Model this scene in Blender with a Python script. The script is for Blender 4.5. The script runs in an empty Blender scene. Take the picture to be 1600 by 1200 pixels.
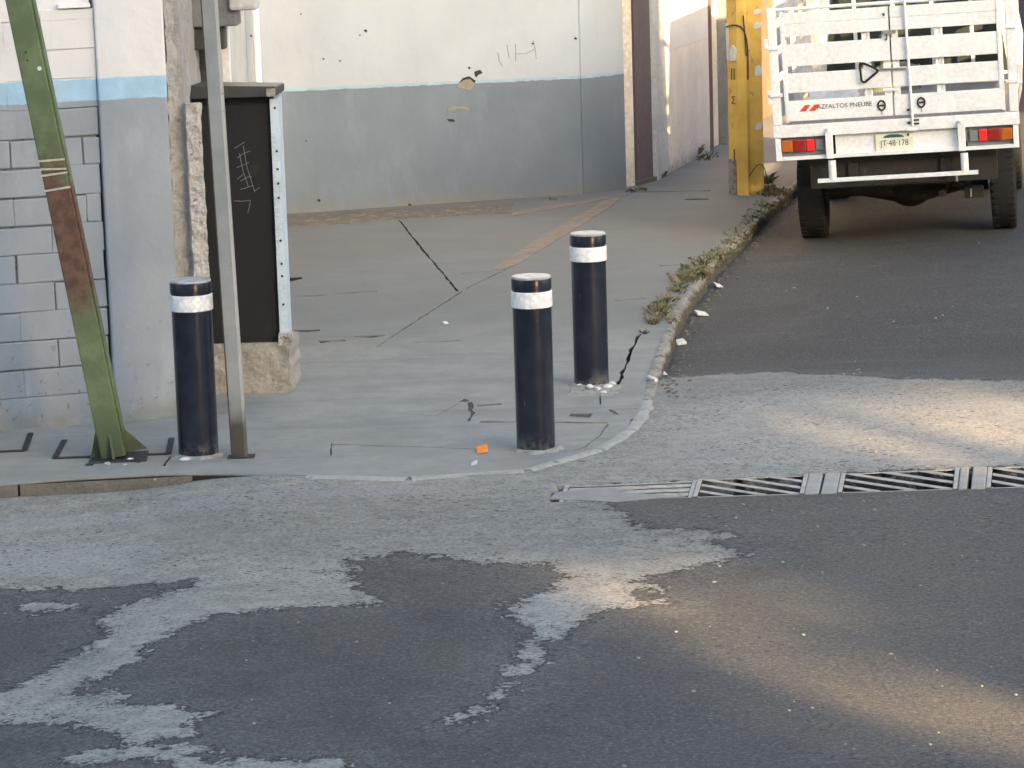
import bpy, bmesh, math, random
import numpy as np
from mathutils import Vector, Matrix, noise
random.seed(7); R = math.radians
sc = bpy.context.scene; COL = sc.collection
# ---------------------------------------------------------------- camera
F_PX = 4800.; CAM_H = 3.; TH = R(9.97); PH = .031
ct, st, cp, sp = math.cos(TH), math.sin(TH), math.cos(PH), math.sin(PH)
FW = Vector((0, ct, -st)); UP0 = Vector((0, st, ct)); R0 = Vector((1, 0, 0))
CR = cp*R0 - sp*UP0; CU = sp*R0 + cp*UP0
cam_d = bpy.data.cameras.new('camera'); cam = bpy.data.objects.new('camera', cam_d); COL.objects.link(cam)
cam.matrix_world = Matrix(((CR.x, CU.x, -FW.x, 0), (CR.y, CU.y, -FW.y, 0), (CR.z, CU.z, -FW.z, CAM_H), (0, 0, 0, 1)))
cam_d.sensor_width = 36; cam_d.lens = 36*F_PX/1600; cam_d.clip_end = 3000; sc.camera = cam
# ---------------------------------------------------------------- light
SUN_EL, SUN_AZ = R(13), R(150)
SUN = Vector((math.sin(SUN_AZ)*math.cos(SUN_EL), math.cos(SUN_AZ)*math.cos(SUN_EL), math.sin(SUN_EL)))
w = bpy.data.worlds.new('World'); sc.world = w; w.use_nodes = True
nt = w.node_tree; sky = nt.nodes.new('ShaderNodeTexSky'); sky.sky_type = 'NISHITA'; sky.sun_disc = False
sky.sun_elevation = SUN_EL; sky.sun_rotation = SUN_AZ; sky.air_density = 1.0; sky.dust_density = 3.0; sky.ozone_density = 1.0
bg = nt.nodes['Background']; bg.inputs[1].default_value = .10; nt.links.new(sky.outputs[0], bg.inputs[0])
sl = bpy.data.lights.new('sun', 'SUN'); sl.energy = 4.4; sl.angle = R(.9); sl.color = (1., .66, .34)
so = bpy.data.objects.new('sun', sl); COL.objects.link(so); so.rotation_euler = SUN.to_track_quat('Z', 'Y').to_euler()
vs = sc.view_settings; vs.view_transform = 'Standard'; vs.look = 'None'; vs.gamma = 1; vs.use_curve_mapping = False; vs.exposure = 2.85

def ray(px, py):
    a = (px-800)/F_PX; b = (600-py)/F_PX
    return FW + a*CR + b*CU
def g(px, py, z=0.):                 # a photo point on a horizontal plane
    d = ray(px, py); t = (z-CAM_H)/d.z; return Vector((t*d.x, t*d.y, z))
def gy(px, py, y):                   # a photo point on the plane at depth y
    d = ray(px, py); t = y/d.y; return Vector((t*d.x, y, CAM_H+t*d.z))
# ---------------------------------------------------------------- materials
class NB:
    def __init__(s, name, rough=.8, metal=0., spec=.4):
        s.m = bpy.data.materials.new(name); s.m.use_nodes = True; s.t = s.m.node_tree
        s.b = s.t.nodes['Principled BSDF']; s.b.inputs['Roughness'].default_value = rough
        s.b.inputs['Metallic'].default_value = metal; s.b.inputs['Specular IOR Level'].default_value = spec
        s.tc = s.t.nodes.new('ShaderNodeTexCoord'); s.co = s.tc.outputs['Object']
    def n(s, ty, **k):
        o = s.t.nodes.new(ty)
        for a, v in k.items(): setattr(o, a, v)
        return o
    def l(s, a, b): s.t.links.new(a, b)
    def noise(s, scale, detail=4, rough=.55, vec=None, dist=0.):
        o = s.n('ShaderNodeTexNoise'); o.inputs['Scale'].default_value = scale; o.inputs['Detail'].default_value = detail
        o.inputs['Roughness'].default_value = rough; o.inputs['Distortion'].default_value = dist
        s.l(vec or s.co, o.inputs['Vector']); return o.outputs['Fac']
    def stretch(s, v):
        o = s.n('ShaderNodeMapping'); o.inputs['Scale'].default_value = v; s.l(s.co, o.inputs['Vector']); return o.outputs[0]
    def ramp(s, fac, lo, hi):
        o = s.n('ShaderNodeMapRange', interpolation_type='SMOOTHSTEP'); o.inputs[1].default_value = lo; o.inputs[2].default_value = hi
        s.l(fac, o.inputs[0]); return o.outputs[0]
    def math(s, op, a, b=None, c=None):
        o = s.n('ShaderNodeMath', operation=op)
        for i, v in enumerate((a, b, c)):
            if v is None: continue
            if isinstance(v, (int, float)): o.inputs[i].default_value = v
            else: s.l(v, o.inputs[i])
        return o.outputs[0]
    def mix(s, fac, a, b):
        o = s.n('ShaderNodeMix', data_type='RGBA')
        if isinstance(fac, (int, float)): o.inputs[0].default_value = fac
        else: s.l(fac, o.inputs[0])
        for i, v in ((6, a), (7, b)):
            if isinstance(v, tuple): o.inputs[i].default_value = (*v, 1) if len(v) == 3 else v
            else: s.l(v, o.inputs[i])
        return o.outputs[2]
    def sep(s, vec=None):
        o = s.n('ShaderNodeSeparateXYZ'); s.l(vec or s.co, o.inputs[0]); return o.outputs
    def attr(s, name):
        o = s.n('ShaderNodeAttribute', attribute_name=name); return o.outputs['Fac']
    def bump(s, h, strength=.5, dist=.01, prev=None):
        o = s.n('ShaderNodeBump'); o.inputs['Strength'].default_value = strength; o.inputs['Distance'].default_value = dist
        s.l(h, o.inputs['Height'])
        if prev: s.l(prev, o.inputs['Normal'])
        return o.outputs[0]
    def done(s, col, nrm=None, rough=None):
        if isinstance(col, tuple): s.b.inputs['Base Color'].default_value = (*col, 1)
        else: s.l(col, s.b.inputs['Base Color'])
        if nrm: s.l(nrm, s.b.inputs['Normal'])
        if rough: s.l(rough, s.b.inputs['Roughness'])
        return s.m
def mul(c, k): return tuple(x*k for x in c)
def weathered(name, c, rough=.8, metal=0., var=.75, scale=6., bump=.3, bscale=60., bdist=.004, spot=None, spot_t=.66, spec=.4, spot_s=None):
    s = NB(name, rough, metal, spec)
    a = s.mix(s.ramp(s.noise(scale, 5), .35, .68), mul(c, var), c)
    a = s.mix(s.ramp(s.noise(scale*9, 3), .3, .8), a, mul(c, min(1.12, 1.1)))
    if spot: a = s.mix(s.ramp(s.noise(spot_s or scale*2.3, 6, .65), spot_t, spot_t+.05), a, spot)
    return s.done(a, s.bump(s.noise(bscale, 4), bump, bdist))
M = {}
M['white_paint'] = weathered('white_vehicle_paint', (.70, .73, .75), .38, var=.86, scale=3.5, bump=.08, bscale=30, spot=(.42, .38, .32), spot_t=.68)
M['black_rubber'] = weathered('tyre_rubber', (.012, .012, .012), .85, scale=8, bump=.4, bscale=80)
M['under'] = weathered('oily_chassis_metal', (.022, .02, .018), .7, scale=8, spot=(.06, .04, .028), spot_t=.6)
M['glass_dark'] = weathered('dark_tinted_glass', (.02, .028, .024), .08, var=.8, bump=.0, spec=.6)
M['steel'] = weathered('galvanised_steel', (.24, .255, .25), .5, metal=.25, var=.8, scale=5, bump=.15, spot=(.2, .13, .08), spot_t=.72)
M['dark_steel'] = weathered('blackened_steel', (.03, .03, .03), .7, scale=14, spot=(.08, .05, .03))
M['mortar'] = weathered('pale_mortar', (.42, .40, .37), .95, scale=9, bump=.9, bscale=45, bdist=.012, spot=(.16, .15, .13), spot_t=.60)
M['paper'] = weathered('white_litter', (.6, .6, .58), .7, scale=30, var=.85)
M['orange'] = weathered('orange_plastic', (.70, .24, .06), .5, scale=30, var=.8)
M['asphalt_far'] = weathered('far_asphalt', (.07, .07, .072), .9, scale=1.5, bump=.5, bscale=120)
M['leaf'] = weathered('leaf_green', (.07, .10, .03), .6, scale=8, spot=(.16, .15, .05))
M['bark'] = weathered('bark', (.10, .075, .05), .9, scale=10, bump=.8, bscale=20, bdist=.02)
M['red_lens'] = weathered('red_lamp_lens', (.26, .02, .014), .25, scale=30)
M['bright_red'] = weathered('bright_red_reflector', (.75, .03, .03), .3, scale=30)
M['amber_lens'] = weathered('amber_lamp_lens', (.42, .11, .02), .25, scale=30)
M['ink'] = weathered('black_print', (.04, .042, .05), .6)
M['red_ink'] = weathered('red_print', (.55, .06, .03), .6)
M['green_ink'] = weathered('green_print', (.02, .10, .07), .6)
M['red_car'] = weathered('red_car_paint', (.42, .03, .02), .3, var=.9, bump=.0)
M['facade'] = weathered('pale_facade_render', (.38, .39, .40), .9, scale=1.2, bump=.4, bscale=20)

s = NB('bollard_black_coating', .30, 0, .36)
c = s.mix(s.ramp(s.noise(9, 5), .4, .7), (.013, .017, .029), (.020, .025, .038))
z = s.sep()[2]
lowdirt = s.math('MULTIPLY', s.ramp(z, .12, .0), s.ramp(s.noise(14, 6, .7), .42, .62))
c = s.mix(lowdirt, c, (.10, .10, .095))
c = s.mix(s.ramp(s.noise(70, 3, vec=s.stretch((1, 1, .25))), .73, .78), c, (.16, .16, .16))
M['bollard'] = s.done(c, s.bump(s.noise(90, 3), .12, .002), s.math('MULTIPLY_ADD', s.noise(7, 4), .16, .13))
s = NB('reflective_tape', .45, 0, .5)
vo = s.n('ShaderNodeTexVoronoi'); vo.inputs['Scale'].default_value = 42; s.l(s.co, vo.inputs['Vector'])
c = s.mix(s.ramp(vo.outputs['Distance'], .3, .75), (.83, .84, .84), (.66, .68, .70))
c = s.mix(s.ramp(s.noise(25, 5, .7), .64, .70), c, (.42, .42, .42))
M['tape'] = s.done(c)
s = NB('bollard_cap', .4, 0, .5)
M['cap'] = s.done(s.mix(s.ramp(s.noise(20, 5), .4, .6), (.26, .27, .28), (.42, .42, .43)))

# wall paints: colour by height with the hand-painted edges a little wavy
def wall_paint(name, white, blue, grey, z1, z2, slope=0., chips=True):
    s = NB(name, .88, 0, .25)
    xyz = s.sep()
    h = s.math('ADD', xyz[2], s.math('MULTIPLY', xyz[0], slope))
    wv = s.math('MULTIPLY', s.math('SUBTRACT', s.noise(11, 5, .6), .5), .028)
    h = s.math('ADD', h, wv)
    big = s.noise(1.7, 5); mid = s.noise(9, 5, .6)
    wcol = s.mix(s.ramp(big, .3, .75), mul(white, .91), white)
    gcol = s.mix(s.ramp(big, .3, .7), mul(grey, .86), grey)
    gcol = s.mix(s.ramp(s.noise(5, 5, .6, vec=s.stretch((1, 1, .35))), .5, .8), gcol, mul(grey, 1.14))
    bcol = s.mix(s.ramp(mid, .35, .7), mul(blue, .86), blue)
    a = s.mix(s.ramp(h, z1-.004, z1+.004), gcol, bcol)
    a = s.mix(s.ramp(h, z2-.004, z2+.004), a, wcol)
    # chips down to the render and grime rising from the pavement
    low = s.ramp(xyz[2], .75, .12)
    a = s.mix(s.math('MULTIPLY', s.ramp(s.noise(24 if chips else 14, 6, .68), .61, .63), s.math('MULTIPLY_ADD', low, .8 if chips else .3, .03)), a, (.16, .15, .14))
    a = s.mix(s.math('MULTIPLY', s.ramp(s.noise(17, 6, .7), .66, .68), s.math('MULTIPLY', low, .7 if chips else 0.)), a, (.62, .60, .57))
    a = s.mix(s.math('MULTIPLY', s.math('MULTIPLY', s.ramp(xyz[2], .16, -.03), s.ramp(mid, .25, .6)), .75), a, (.20, .19, .165))
    a = s.mix(s.math('MULTIPLY', s.ramp(s.noise(3.0, 6, .7, vec=s.stretch((3, 3, .35))), .58, .8), .16), a, mul(grey, .62))
    nrm = s.bump(s.noise(11, 4, .5), .28, .02); nrm = s.bump(s.noise(160, 3), .35, .003, nrm)
    return s.done(a, nrm)
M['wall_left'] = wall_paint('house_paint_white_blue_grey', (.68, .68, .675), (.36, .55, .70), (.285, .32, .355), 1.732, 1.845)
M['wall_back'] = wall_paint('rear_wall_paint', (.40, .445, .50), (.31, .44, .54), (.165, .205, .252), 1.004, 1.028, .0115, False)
M['wall_street'] = wall_paint('street_wall_sun_tint', (.76, .73, .68), (.52, .49, .45), (.80, .72, .63), 1.10, 1.103)  # low sun on the lower grey paint is put in as peach
M['cream'] = weathered('cream_sun_tint', (.66, .60, .52), .9, scale=3, bump=.3, bscale=40)  # sunlight on the door reveal put into the cream base colour
M['mauve_door'] = weathered('mauve_grey_door_paint', (.125, .105, .115), .55, var=.85, scale=2, bump=.1)
M['jamb'] = weathered('jamb_plaster_shade_tint', (.50, .52, .52), .9, scale=3, bump=.3)  # grey carries the jamb's shade in its colour; plain walls reuse it
M['concrete_rough'] = weathered('raw_broken_concrete', (.33, .32, .30), .95, var=.78, scale=7, bump=.8, bscale=34, bdist=.015, spot=(.20, .19, .17), spot_t=.62)
M['black_panel'] = weathered('black_sheet_metal', (.008, .0095, .0115), .75, scale=3, bump=.1, spot=(.015, .015, .015), spot_t=.6)
M['dark_cap'] = weathered('dark_cap_metal', (.045, .048, .048), .5, scale=5, spot=(.10, .08, .06), spot_t=.62)
M['pale_strip'] = weathered('pale_blue_painted_strip', (.50, .60, .68), .5, scale=8, spot=(.25, .24, .23), spot_t=.68)
M['plinth'] = weathered('ochre_stained_concrete', (.31, .295, .265), .95, var=.8, scale=4, bump=.8, bscale=40, bdist=.012, spot=(.22, .20, .17), spot_t=.62)
M['mid_grey'] = weathered('meter_box_grey', (.17, .18, .19), .5, scale=8)
M['white_wall'] = weathered('white_panel', (.76, .77, .77), .6, scale=3, var=.92)
M['conc_dark'] = weathered('mossy_dark_kerb_face', (.13, .12, .10), .95, scale=8, bump=.9, bscale=40, bdist=.01, spot=(.30, .28, .24), spot_t=.64)

s = NB('green_post_paint', .6, 0, .35)
x, y, z = s.sep()
wv = s.math('MULTIPLY', s.math('SUBTRACT', s.noise(6, 7, .75), .5), .9)
zz = s.math('ADD', z, wv)
rust = s.math('MULTIPLY', s.ramp(zz, .66, 1.0), s.ramp(zz, 1.66, 1.36))
green = s.mix(s.ramp(s.noise(6, 6, .6), .38, .66), (.085, .125, .06), (.135, .175, .095))
green = s.mix(s.ramp(s.noise(12, 5, .7, vec=s.stretch((1, 1, .4))), .62, .70), green, (.085, .085, .055))
rc = s.mix(s.ramp(s.noise(16, 5), .38, .66), (.075, .042, .03), (.135, .075, .055))
c = s.mix(rust, green, rc)
c = s.mix(s.ramp(s.noise(30, 4, .6), .70, .73), c, (.28, .28, .23))
c = s.mix(s.math('MULTIPLY', s.ramp(z, .30, .02), .75), c, (.04, .055, .03))
M['green_post'] = s.done(c, s.bump(s.noise(50, 5), .5, .004))
s = NB('yellow_post_paint', .75, 0, .3)
x, y, z = s.sep()
c = s.mix(s.ramp(s.noise(4, 6, .6), .35, .7), (.60, .37, .075), (.72, .48, .12))
c = s.mix(s.ramp(s.noise(14, 6, .7, vec=s.stretch((1, 1, .45))), .60, .68), c, (.36, .25, .10))
c = s.mix(s.ramp(s.noise(22, 6, .6), .69, .71), c, (.55, .52, .44))
M['yellow'] = s.done(c, s.bump(s.noise(40, 5), .5, .008))
M['yellow_bare'] = weathered('bare_scuffed_concrete', (.26, .235, .21), .95, scale=12, bump=.6, spot=(.12, .10, .09), spot_t=.55)

# ---------------------------------------------------------------- mesh helpers
class MB:
    def __init__(s): s.bm = bmesh.new()
    def box(s, lo, hi, mat=None, bevel=0.):
        lo = Vector(lo); hi = Vector(hi); c = (lo+hi)/2; d = hi-lo
        r = bmesh.ops.create_cube(s.bm, size=1.)
        for v in r['verts']:
            v.co = Vector((v.co.x*d.x, v.co.y*d.y, v.co.z*d.z)) + c
        if bevel:
            es = {e for v in r['verts'] for e in v.link_edges}
            q = bmesh.ops.bevel(s.bm, geom=list(es), offset=bevel, segments=2, affect='EDGES', profile=.6)
        if mat is not None:
            for v in (r['verts'] if not bevel else q['verts']): v.co = mat @ v.co
        return s
    def tube(s, a, b, r1, r2=None, n=12, caps=True):
        a = Vector(a); b = Vector(b); d = b-a; L = d.length
        q = bmesh.ops.create_cone(s.bm, cap_ends=caps, segments=n, radius1=r1, radius2=r1 if r2 is None else r2, depth=L)
        m = Matrix.Translation((a+b)/2) @ d.to_track_quat('Z', 'Y').to_matrix().to_4x4()
        for v in q['verts']: v.co = m @ v.co
        return s
    def prism(s, pts, z0, z1):
        n = len(pts)
        area = sum(pts[i][0]*pts[(i+1) % n][1]-pts[(i+1) % n][0]*pts[i][1] for i in range(n))
        if area < 0: pts = pts[::-1]
        lo = [s.bm.verts.new((p[0], p[1], z0 if not callable(z0) else z0(p))) for p in pts]
        hi = [s.bm.verts.new((p[0], p[1], z1 if not callable(z1) else z1(p))) for p in pts]
        s.bm.faces.new(hi); s.bm.faces.new(lo[::-1])
        for i in range(n):
            j = (i+1) % n; s.bm.faces.new((lo[i], lo[j], hi[j], hi[i]))
        return s
    def poly(s, pts):
        s.bm.faces.new([s.bm.verts.new(p) for p in pts]); return s
    def lathe(s, prof, n=48):
        rings = [[s.bm.verts.new((r*math.cos(2*math.pi*i/n), r*math.sin(2*math.pi*i/n), z)) for i in range(n)] for r, z in prof]
        for a, b in zip(rings, rings[1:]):
            for i in range(n):
                j = (i+1) % n; s.bm.faces.new((a[i], a[j], b[j], b[i]))
        s.bm.faces.new(rings[-1]); s.bm.faces.new(rings[0][::-1]); return s
    def build(s, name, m, parent=None, smooth=False, loc=None, bevel=0.):
        me = bpy.data.meshes.new(name); 
        if smooth:
            for f in s.bm.faces: f.smooth = True
        s.bm.to_mesh(me); s.bm.free()
        me.materials.append(M[m] if isinstance(m, str) else m)
        o = bpy.data.objects.new(name, me); COL.objects.link(o)
        if parent: o.parent = parent
        if loc is not None: o.location = loc
        if bevel:
            b = o.modifiers.new('bevel', 'BEVEL'); b.width = bevel; b.segments = 2; b.limit_method = 'ANGLE'
        if smooth:
            try: me.set_sharp_from_angle(angle=R(40))
            except Exception: pass
        return o
def tag(o, label=None, cat=None, group=None, kind=None):
    if label: o['label'] = label
    if cat: o['category'] = cat
    if group: o['group'] = group
    if kind: o['kind'] = kind
    return o
def empty(name, loc, rot=(0, 0, 0)):
    o = bpy.data.objects.new(name, None); COL.objects.link(o); o.location = loc; o.rotation_euler = rot; o.empty_display_size = .1; return o
def text(name, body, size, m, mat, parent=None, ext=.001, sx=1.):
    cu = bpy.data.curves.new(name, 'FONT'); cu.body = body; cu.size = size; cu.extrude = ext; cu.align_x = 'CENTER'; cu.align_y = 'CENTER'
    t = bpy.data.objects.new('tmp', cu); COL.objects.link(t)
    dg = bpy.context.evaluated_depsgraph_get(); me = bpy.data.meshes.new_from_object(t.evaluated_get(dg)); bpy.data.objects.remove(t)
    me.transform(mat @ Matrix.Diagonal((sx, 1, 1, 1))); me.materials.clear(); me.materials.append(M[m])
    o = bpy.data.objects.new(name, me); COL.objects.link(o)
    if parent: o.parent = parent
    return o
def rough_grid(name, p0, ux, uz, nx, nz, amp, m, parent=None, scale=12., thick=.1, seed=0, edge=0.):
    """a rough slab face: grid from p0 spanned by ux and uz, pushed along its normal; closed at the back"""
    p0 = Vector(p0); ux = Vector(ux); uz = Vector(uz); nrm = ux.cross(uz).normalized()
    bm = bmesh.new(); G = []
    for i in range(nx+1):
        row = []
        for j in range(nz+1):
            p = p0 + ux*(i/nx) + uz*(j/nz)
            h = noise.fractal(p*scale + Vector((seed, 0, 0)), .9, 2.1, 4)*amp
            if edge and (i == 0 or i == nx): p = p + ux.normalized()*noise.noise(p*18+Vector((seed, 5, 0)))*edge
            row.append(bm.verts.new(p + nrm*h))
        G.append(row)
    for i in range(nx):
        for j in range(nz): bm.faces.new((G[i][j], G[i+1][j], G[i+1][j+1], G[i][j+1]))
    bound = [e for e in bm.edges if e.is_boundary]
    r = bmesh.ops.extrude_edge_only(bm, edges=bound)
    for v in [v for v in r['geom'] if isinstance(v, bmesh.types.BMVert)]: v.co -= nrm*thick
    bmesh.ops.recalc_face_normals(bm, faces=bm.faces)
    q = MB(); q.bm.free(); q.bm = bm
    return q.build(name, m, parent)

# ---------------------------------------------------------------- ground and road
def seg_field(P, poly):
    """signed distance to a polygon, positive inside"""
    P = np.asarray(P); V = np.array([(q[0], q[1]) for q in poly]); d = np.full(len(P), 1e9); ins = np.zeros(len(P), bool)
    for a, b in zip(V, np.roll(V, -1, 0)):
        e = b-a; w_ = P-a; t = np.clip((w_@e)/(e@e+1e-12), 0, 1)
        d = np.minimum(d, np.hypot(*(w_-t[:, None]*e).T))
        c1 = (a[1] <= P[:, 1]) != (b[1] <= P[:, 1])
        xc = a[0]+(P[:, 1]-a[1])*(b[0]-a[0])/(b[1]-a[1]+1e-12)
        ins ^= c1 & (P[:, 0] < xc)
    return np.where(ins, d, -d)
KERB_PX = [(-260, 770), (0, 757), (100, 749), (250, 741), (330, 740), (480, 742), (660, 746), (780, 741), (860, 724), (930, 701), (975, 675), (998, 650), (1004, 625), (1010, 598), (1022, 560), (1038, 520), (1062, 470), (1100, 420), (1150, 370), (1198, 320), (1240, 287)]
KERB = [g(*p) for p in KERB_PX]
sdir = Vector((.182, .983, 0)); KERB.append(KERB[-1]+sdir*14); KERB.append(KERB[-1]+sdir*60)
KX = np.array([k.x for k in KERB]); KY = np.array([k.y for k in KERB])
right_i = [i for i, k in enumerate(KERB) if i >= 13]
def sstep(a, b, x):
    t = np.clip((x-a)/(b-a), 0, 1); return t*t*(3-2*t)
def road_z(x, y):
    x = np.asarray(x, float); y = np.asarray(y, float)
    kx = np.interp(y, KY[13:], KX[13:])
    zr = -.006 - .085*sstep(16.6, 18.2, y) + sstep(17.5, 20.5, y)*np.clip((x-kx)*.041, 0, .16)
    zl = -.06*sstep(-1.15, -2.0, x)*sstep(16., 13.2, y) if True else 0
    zl = -.06*(1-sstep(-2.0, -1.15, x))*(1-sstep(14.9, 16., y))
    return zr + zl - .014*(1-sstep(12.2, 13.3, y))
DUST = [(-60, 758), (330, 735), (800, 740), (900, 715), (1010, 590), (1060, 582), (1200, 570), (1400, 592), (1700, 602), (1950, 610), (2080, 650), (1980, 700), (1760, 728), (1330, 742), (1090, 762), (900, 775), (960, 800), (1010, 832), (1100, 833), (1150, 842), (1100, 850), (1165, 868), (1105, 882), (1055, 892), (990, 908), (1045, 918), (985, 926), (1042, 943), (940, 950), (885, 990), (850, 1003), (840, 1040), (795, 1070), (780, 1105), (705, 1132), (715, 1118), (770, 1095), (805, 1045), (820, 1010), (832, 985), (800, 960), (790, 945), (850, 925), (880, 905), (862, 882), (800, 886), (700, 876), (620, 866), (550, 880), (545, 905), (555, 922), (588, 935), (575, 945), (520, 945), (430, 952), (330, 962), (262, 985), (220, 1003), (215, 1022), (150, 1045), (115, 1068), (215, 1080), (170, 1090), (240, 1100), (332, 1113), (300, 1130), (295, 1150), (200, 1160), (190, 1150), (150, 1125), (80, 1110), (-60, 1105), (-60, 1062), (30, 1050), (110, 1010), (175, 975), (150, 958), (170, 940), (295, 912), (298, 902), (200, 905), (-60, 898)]
SUBS = [[(90, 1172), (200, 1160), (350, 1172), (230, 1184), (100, 1182)], [(270, 1187), (540, 1187), (548, 1230), (250, 1230)], [(20, 930), (80, 920), (132, 930), (60, 937)]]
MIDS = [[(-60, 893), (120, 890), (300, 904), (290, 912), (165, 936), (-60, 922)], [(860, 775), (1700, 760), (1700, 1230), (1150, 1230), (950, 1010), (1060, 940), (1170, 868), (1000, 830)], [(560, 870), (860, 880), (800, 945), (640, 940)]]
GREYS = [[(250, 790), (520, 772), (860, 786), (1010, 800), (1120, 812), (1180, 868), (900, 884), (620, 862), (420, 880), (300, 850)], [(820, 775), (1010, 786), (1080, 800), (1010, 835), (860, 830)], [(1010, 590), (1250, 575), (1400, 594), (1640, 604), (1640, 630), (1250, 618), (1030, 640)]]
PALES = [[(-60, 835), (60, 828), (190, 835), (262, 852), (200, 878), (60, 885), (-60, 890)], [(1020, 640), (1300, 600), (1700, 625), (1700, 735), (1200, 735), (1040, 720)], [(820, 900), (1040, 940), (930, 950), (850, 1000), (835, 985), (800, 950)], [(-60, 805), (330, 770), (700, 760), (760, 775), (300, 800), (-60, 822)]]
def axis(lo, a, b, hi, fine, grow=1.35):
    xs = list(np.arange(a, b+1e-6, fine)); st_ = fine
    v = a; L = []
    while v > lo: st_ *= grow; v -= st_; L.append(v)
    st_ = fine; v = b; H_ = []
    while v < hi: st_ *= grow; v += st_; H_.append(v)
    return np.array(L[::-1]+xs+H_)
def lerp(a, b, t): return a+(b-a)*t
GA0, GA1 = g(875, 783, -.004), g(1700, 757.5, -.004)      # near edge of the drain channel
GB0, GB1 = g(885, 757, -.004), g(1700, 724, -.004)        # far edge
def gp(px, t):                                            # point in the channel: px along it, t from near 0 to far 1
    u = (px-880)/(1700-880); return lerp(lerp(GA0, GA1, u), lerp(GB0, GB1, u), t)
XS = axis(-60, -3.2, 4.2, 60, .035); YS = axis(-6, 9.2, 19, 75, .04, 1.12)
ylo, yhi = min(gp(868, 0).y, gp(1727, 0).y)-.1, max(gp(868, 1).y, gp(1727, 1).y)+.1
YS = np.array(sorted([v for v in YS if not ylo < v < yhi]+list(np.arange(ylo, yhi, .014))))
GX, GY = np.meshgrid(XS, YS); P2 = np.stack([GX.ravel(), GY.ravel()], 1); GZ = road_z(P2[:, 0], P2[:, 1])
pit_f = np.full(len(P2), -1.); sel = (P2[:, 1] > ylo) & (P2[:, 1] < yhi); pit_f[sel] = seg_field(P2[sel], [gp(868, .0), gp(1727, .0), gp(1727, 1.), gp(868, 1.)]); GZ = GZ - .10*(pit_f > .006)
near = (P2[:, 0] > -4) & (P2[:, 0] < 5) & (P2[:, 1] > 8.5) & (P2[:, 1] < 20)
def field(polys):
    out = np.full(len(P2), -2.)
    for pl in polys:
        out[near] = np.maximum(out[near], seg_field(P2[near], [g(px, py, -.02) for px, py in pl]))
    return out
me = bpy.data.meshes.new('road')
nx_, ny_ = len(XS), len(YS)
idx = np.arange(nx_*ny_).reshape(ny_, nx_)
q = np.stack([idx[:-1, :-1], idx[:-1, 1:], idx[1:, 1:], idx[1:, :-1]], -1).reshape(-1, 4)
me.from_pydata(np.column_stack([P2, GZ]).tolist(), [], q.tolist())
for nm, polys in (('dust', [DUST]+SUBS), ('mid', MIDS), ('pale', PALES), ('grey', GREYS)):
    a = me.attributes.new(nm, 'FLOAT', 'POINT'); a.data.foreach_set('value', field(polys).astype(np.float32))
a = me.attributes.new('pit', 'FLOAT', 'POINT'); a.data.foreach_set('value', (pit_f > .004).astype(np.float32))
for p in me.polygons: p.use_smooth = True
s = NB('asphalt_with_dried_silt', .85, 0, .3)
n1 = s.noise(9, 7, .68); n2 = s.noise(38, 5, .65); n3 = s.noise(1.4, 6, .6); n4 = s.noise(150, 3, .6); streak = s.noise(3.2, 6, .65, vec=s.stretch((.45, 1.6, 1)), dist=.5)
wob = s.math('ADD', s.math('MULTIPLY', s.math('SUBTRACT', n1, .5), .36), s.math('MULTIPLY', s.math('SUBTRACT', n2, .5), .24))
dust = s.math('ADD', s.math('ADD', s.attr('dust'), .022), wob)
dm = s.math('MULTIPLY', s.ramp(dust, -.008, .022), s.math('MULTIPLY_ADD', s.math('MULTIPLY', s.ramp(dust, .09, .0), s.ramp(s.noise(75, 4, .7), .50, .58)), -.6, 1.))
mid = s.ramp(s.math('ADD', s.attr('mid'), s.math('MULTIPLY', wob, 1.5)), -.12, .5)
pale = s.ramp(s.math('ADD', s.attr('pale'), s.math('MULTIPLY', wob, .9)), -.05, .12)
asp = s.mix(s.ramp(n3, .3, .7), (.052, .052, .048), (.079, .077, .068))
asp = s.mix(s.math('MULTIPLY', mid, .6), asp, (.120, .110, .094))
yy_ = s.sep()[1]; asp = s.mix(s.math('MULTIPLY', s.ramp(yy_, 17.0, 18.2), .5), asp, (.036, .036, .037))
asp = s.mix(s.math('MULTIPLY', s.ramp(streak, .5, .75), .22), asp, (.15, .148, .142))
asp = s.mix(s.math('MULTIPLY', s.ramp(n4, .40, .72), .4), asp, (.15, .15, .15))
asp = s.mix(s.math('MULTIPLY', s.ramp(n4, .45, .25), .5), asp, (.025, .026, .03))
# a thin film of silt fading out past the crisp edge
film = s.math('MULTIPLY', s.ramp(dust, -.28, .0), s.ramp(n2, .38, .62))
asp = s.mix(s.math('MULTIPLY', film, .32), asp, (.22, .22, .21))
du = s.mix(s.ramp(n1, .36, .66), (.240, .236, .202), (.328, .317, .270))
du = s.mix(s.math('MULTIPLY', s.ramp(streak, .44, .66), .38), du, (.188, .182, .166))
du = s.mix(s.math('MULTIPLY', pale, .38), du, (.34, .335, .32))
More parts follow.
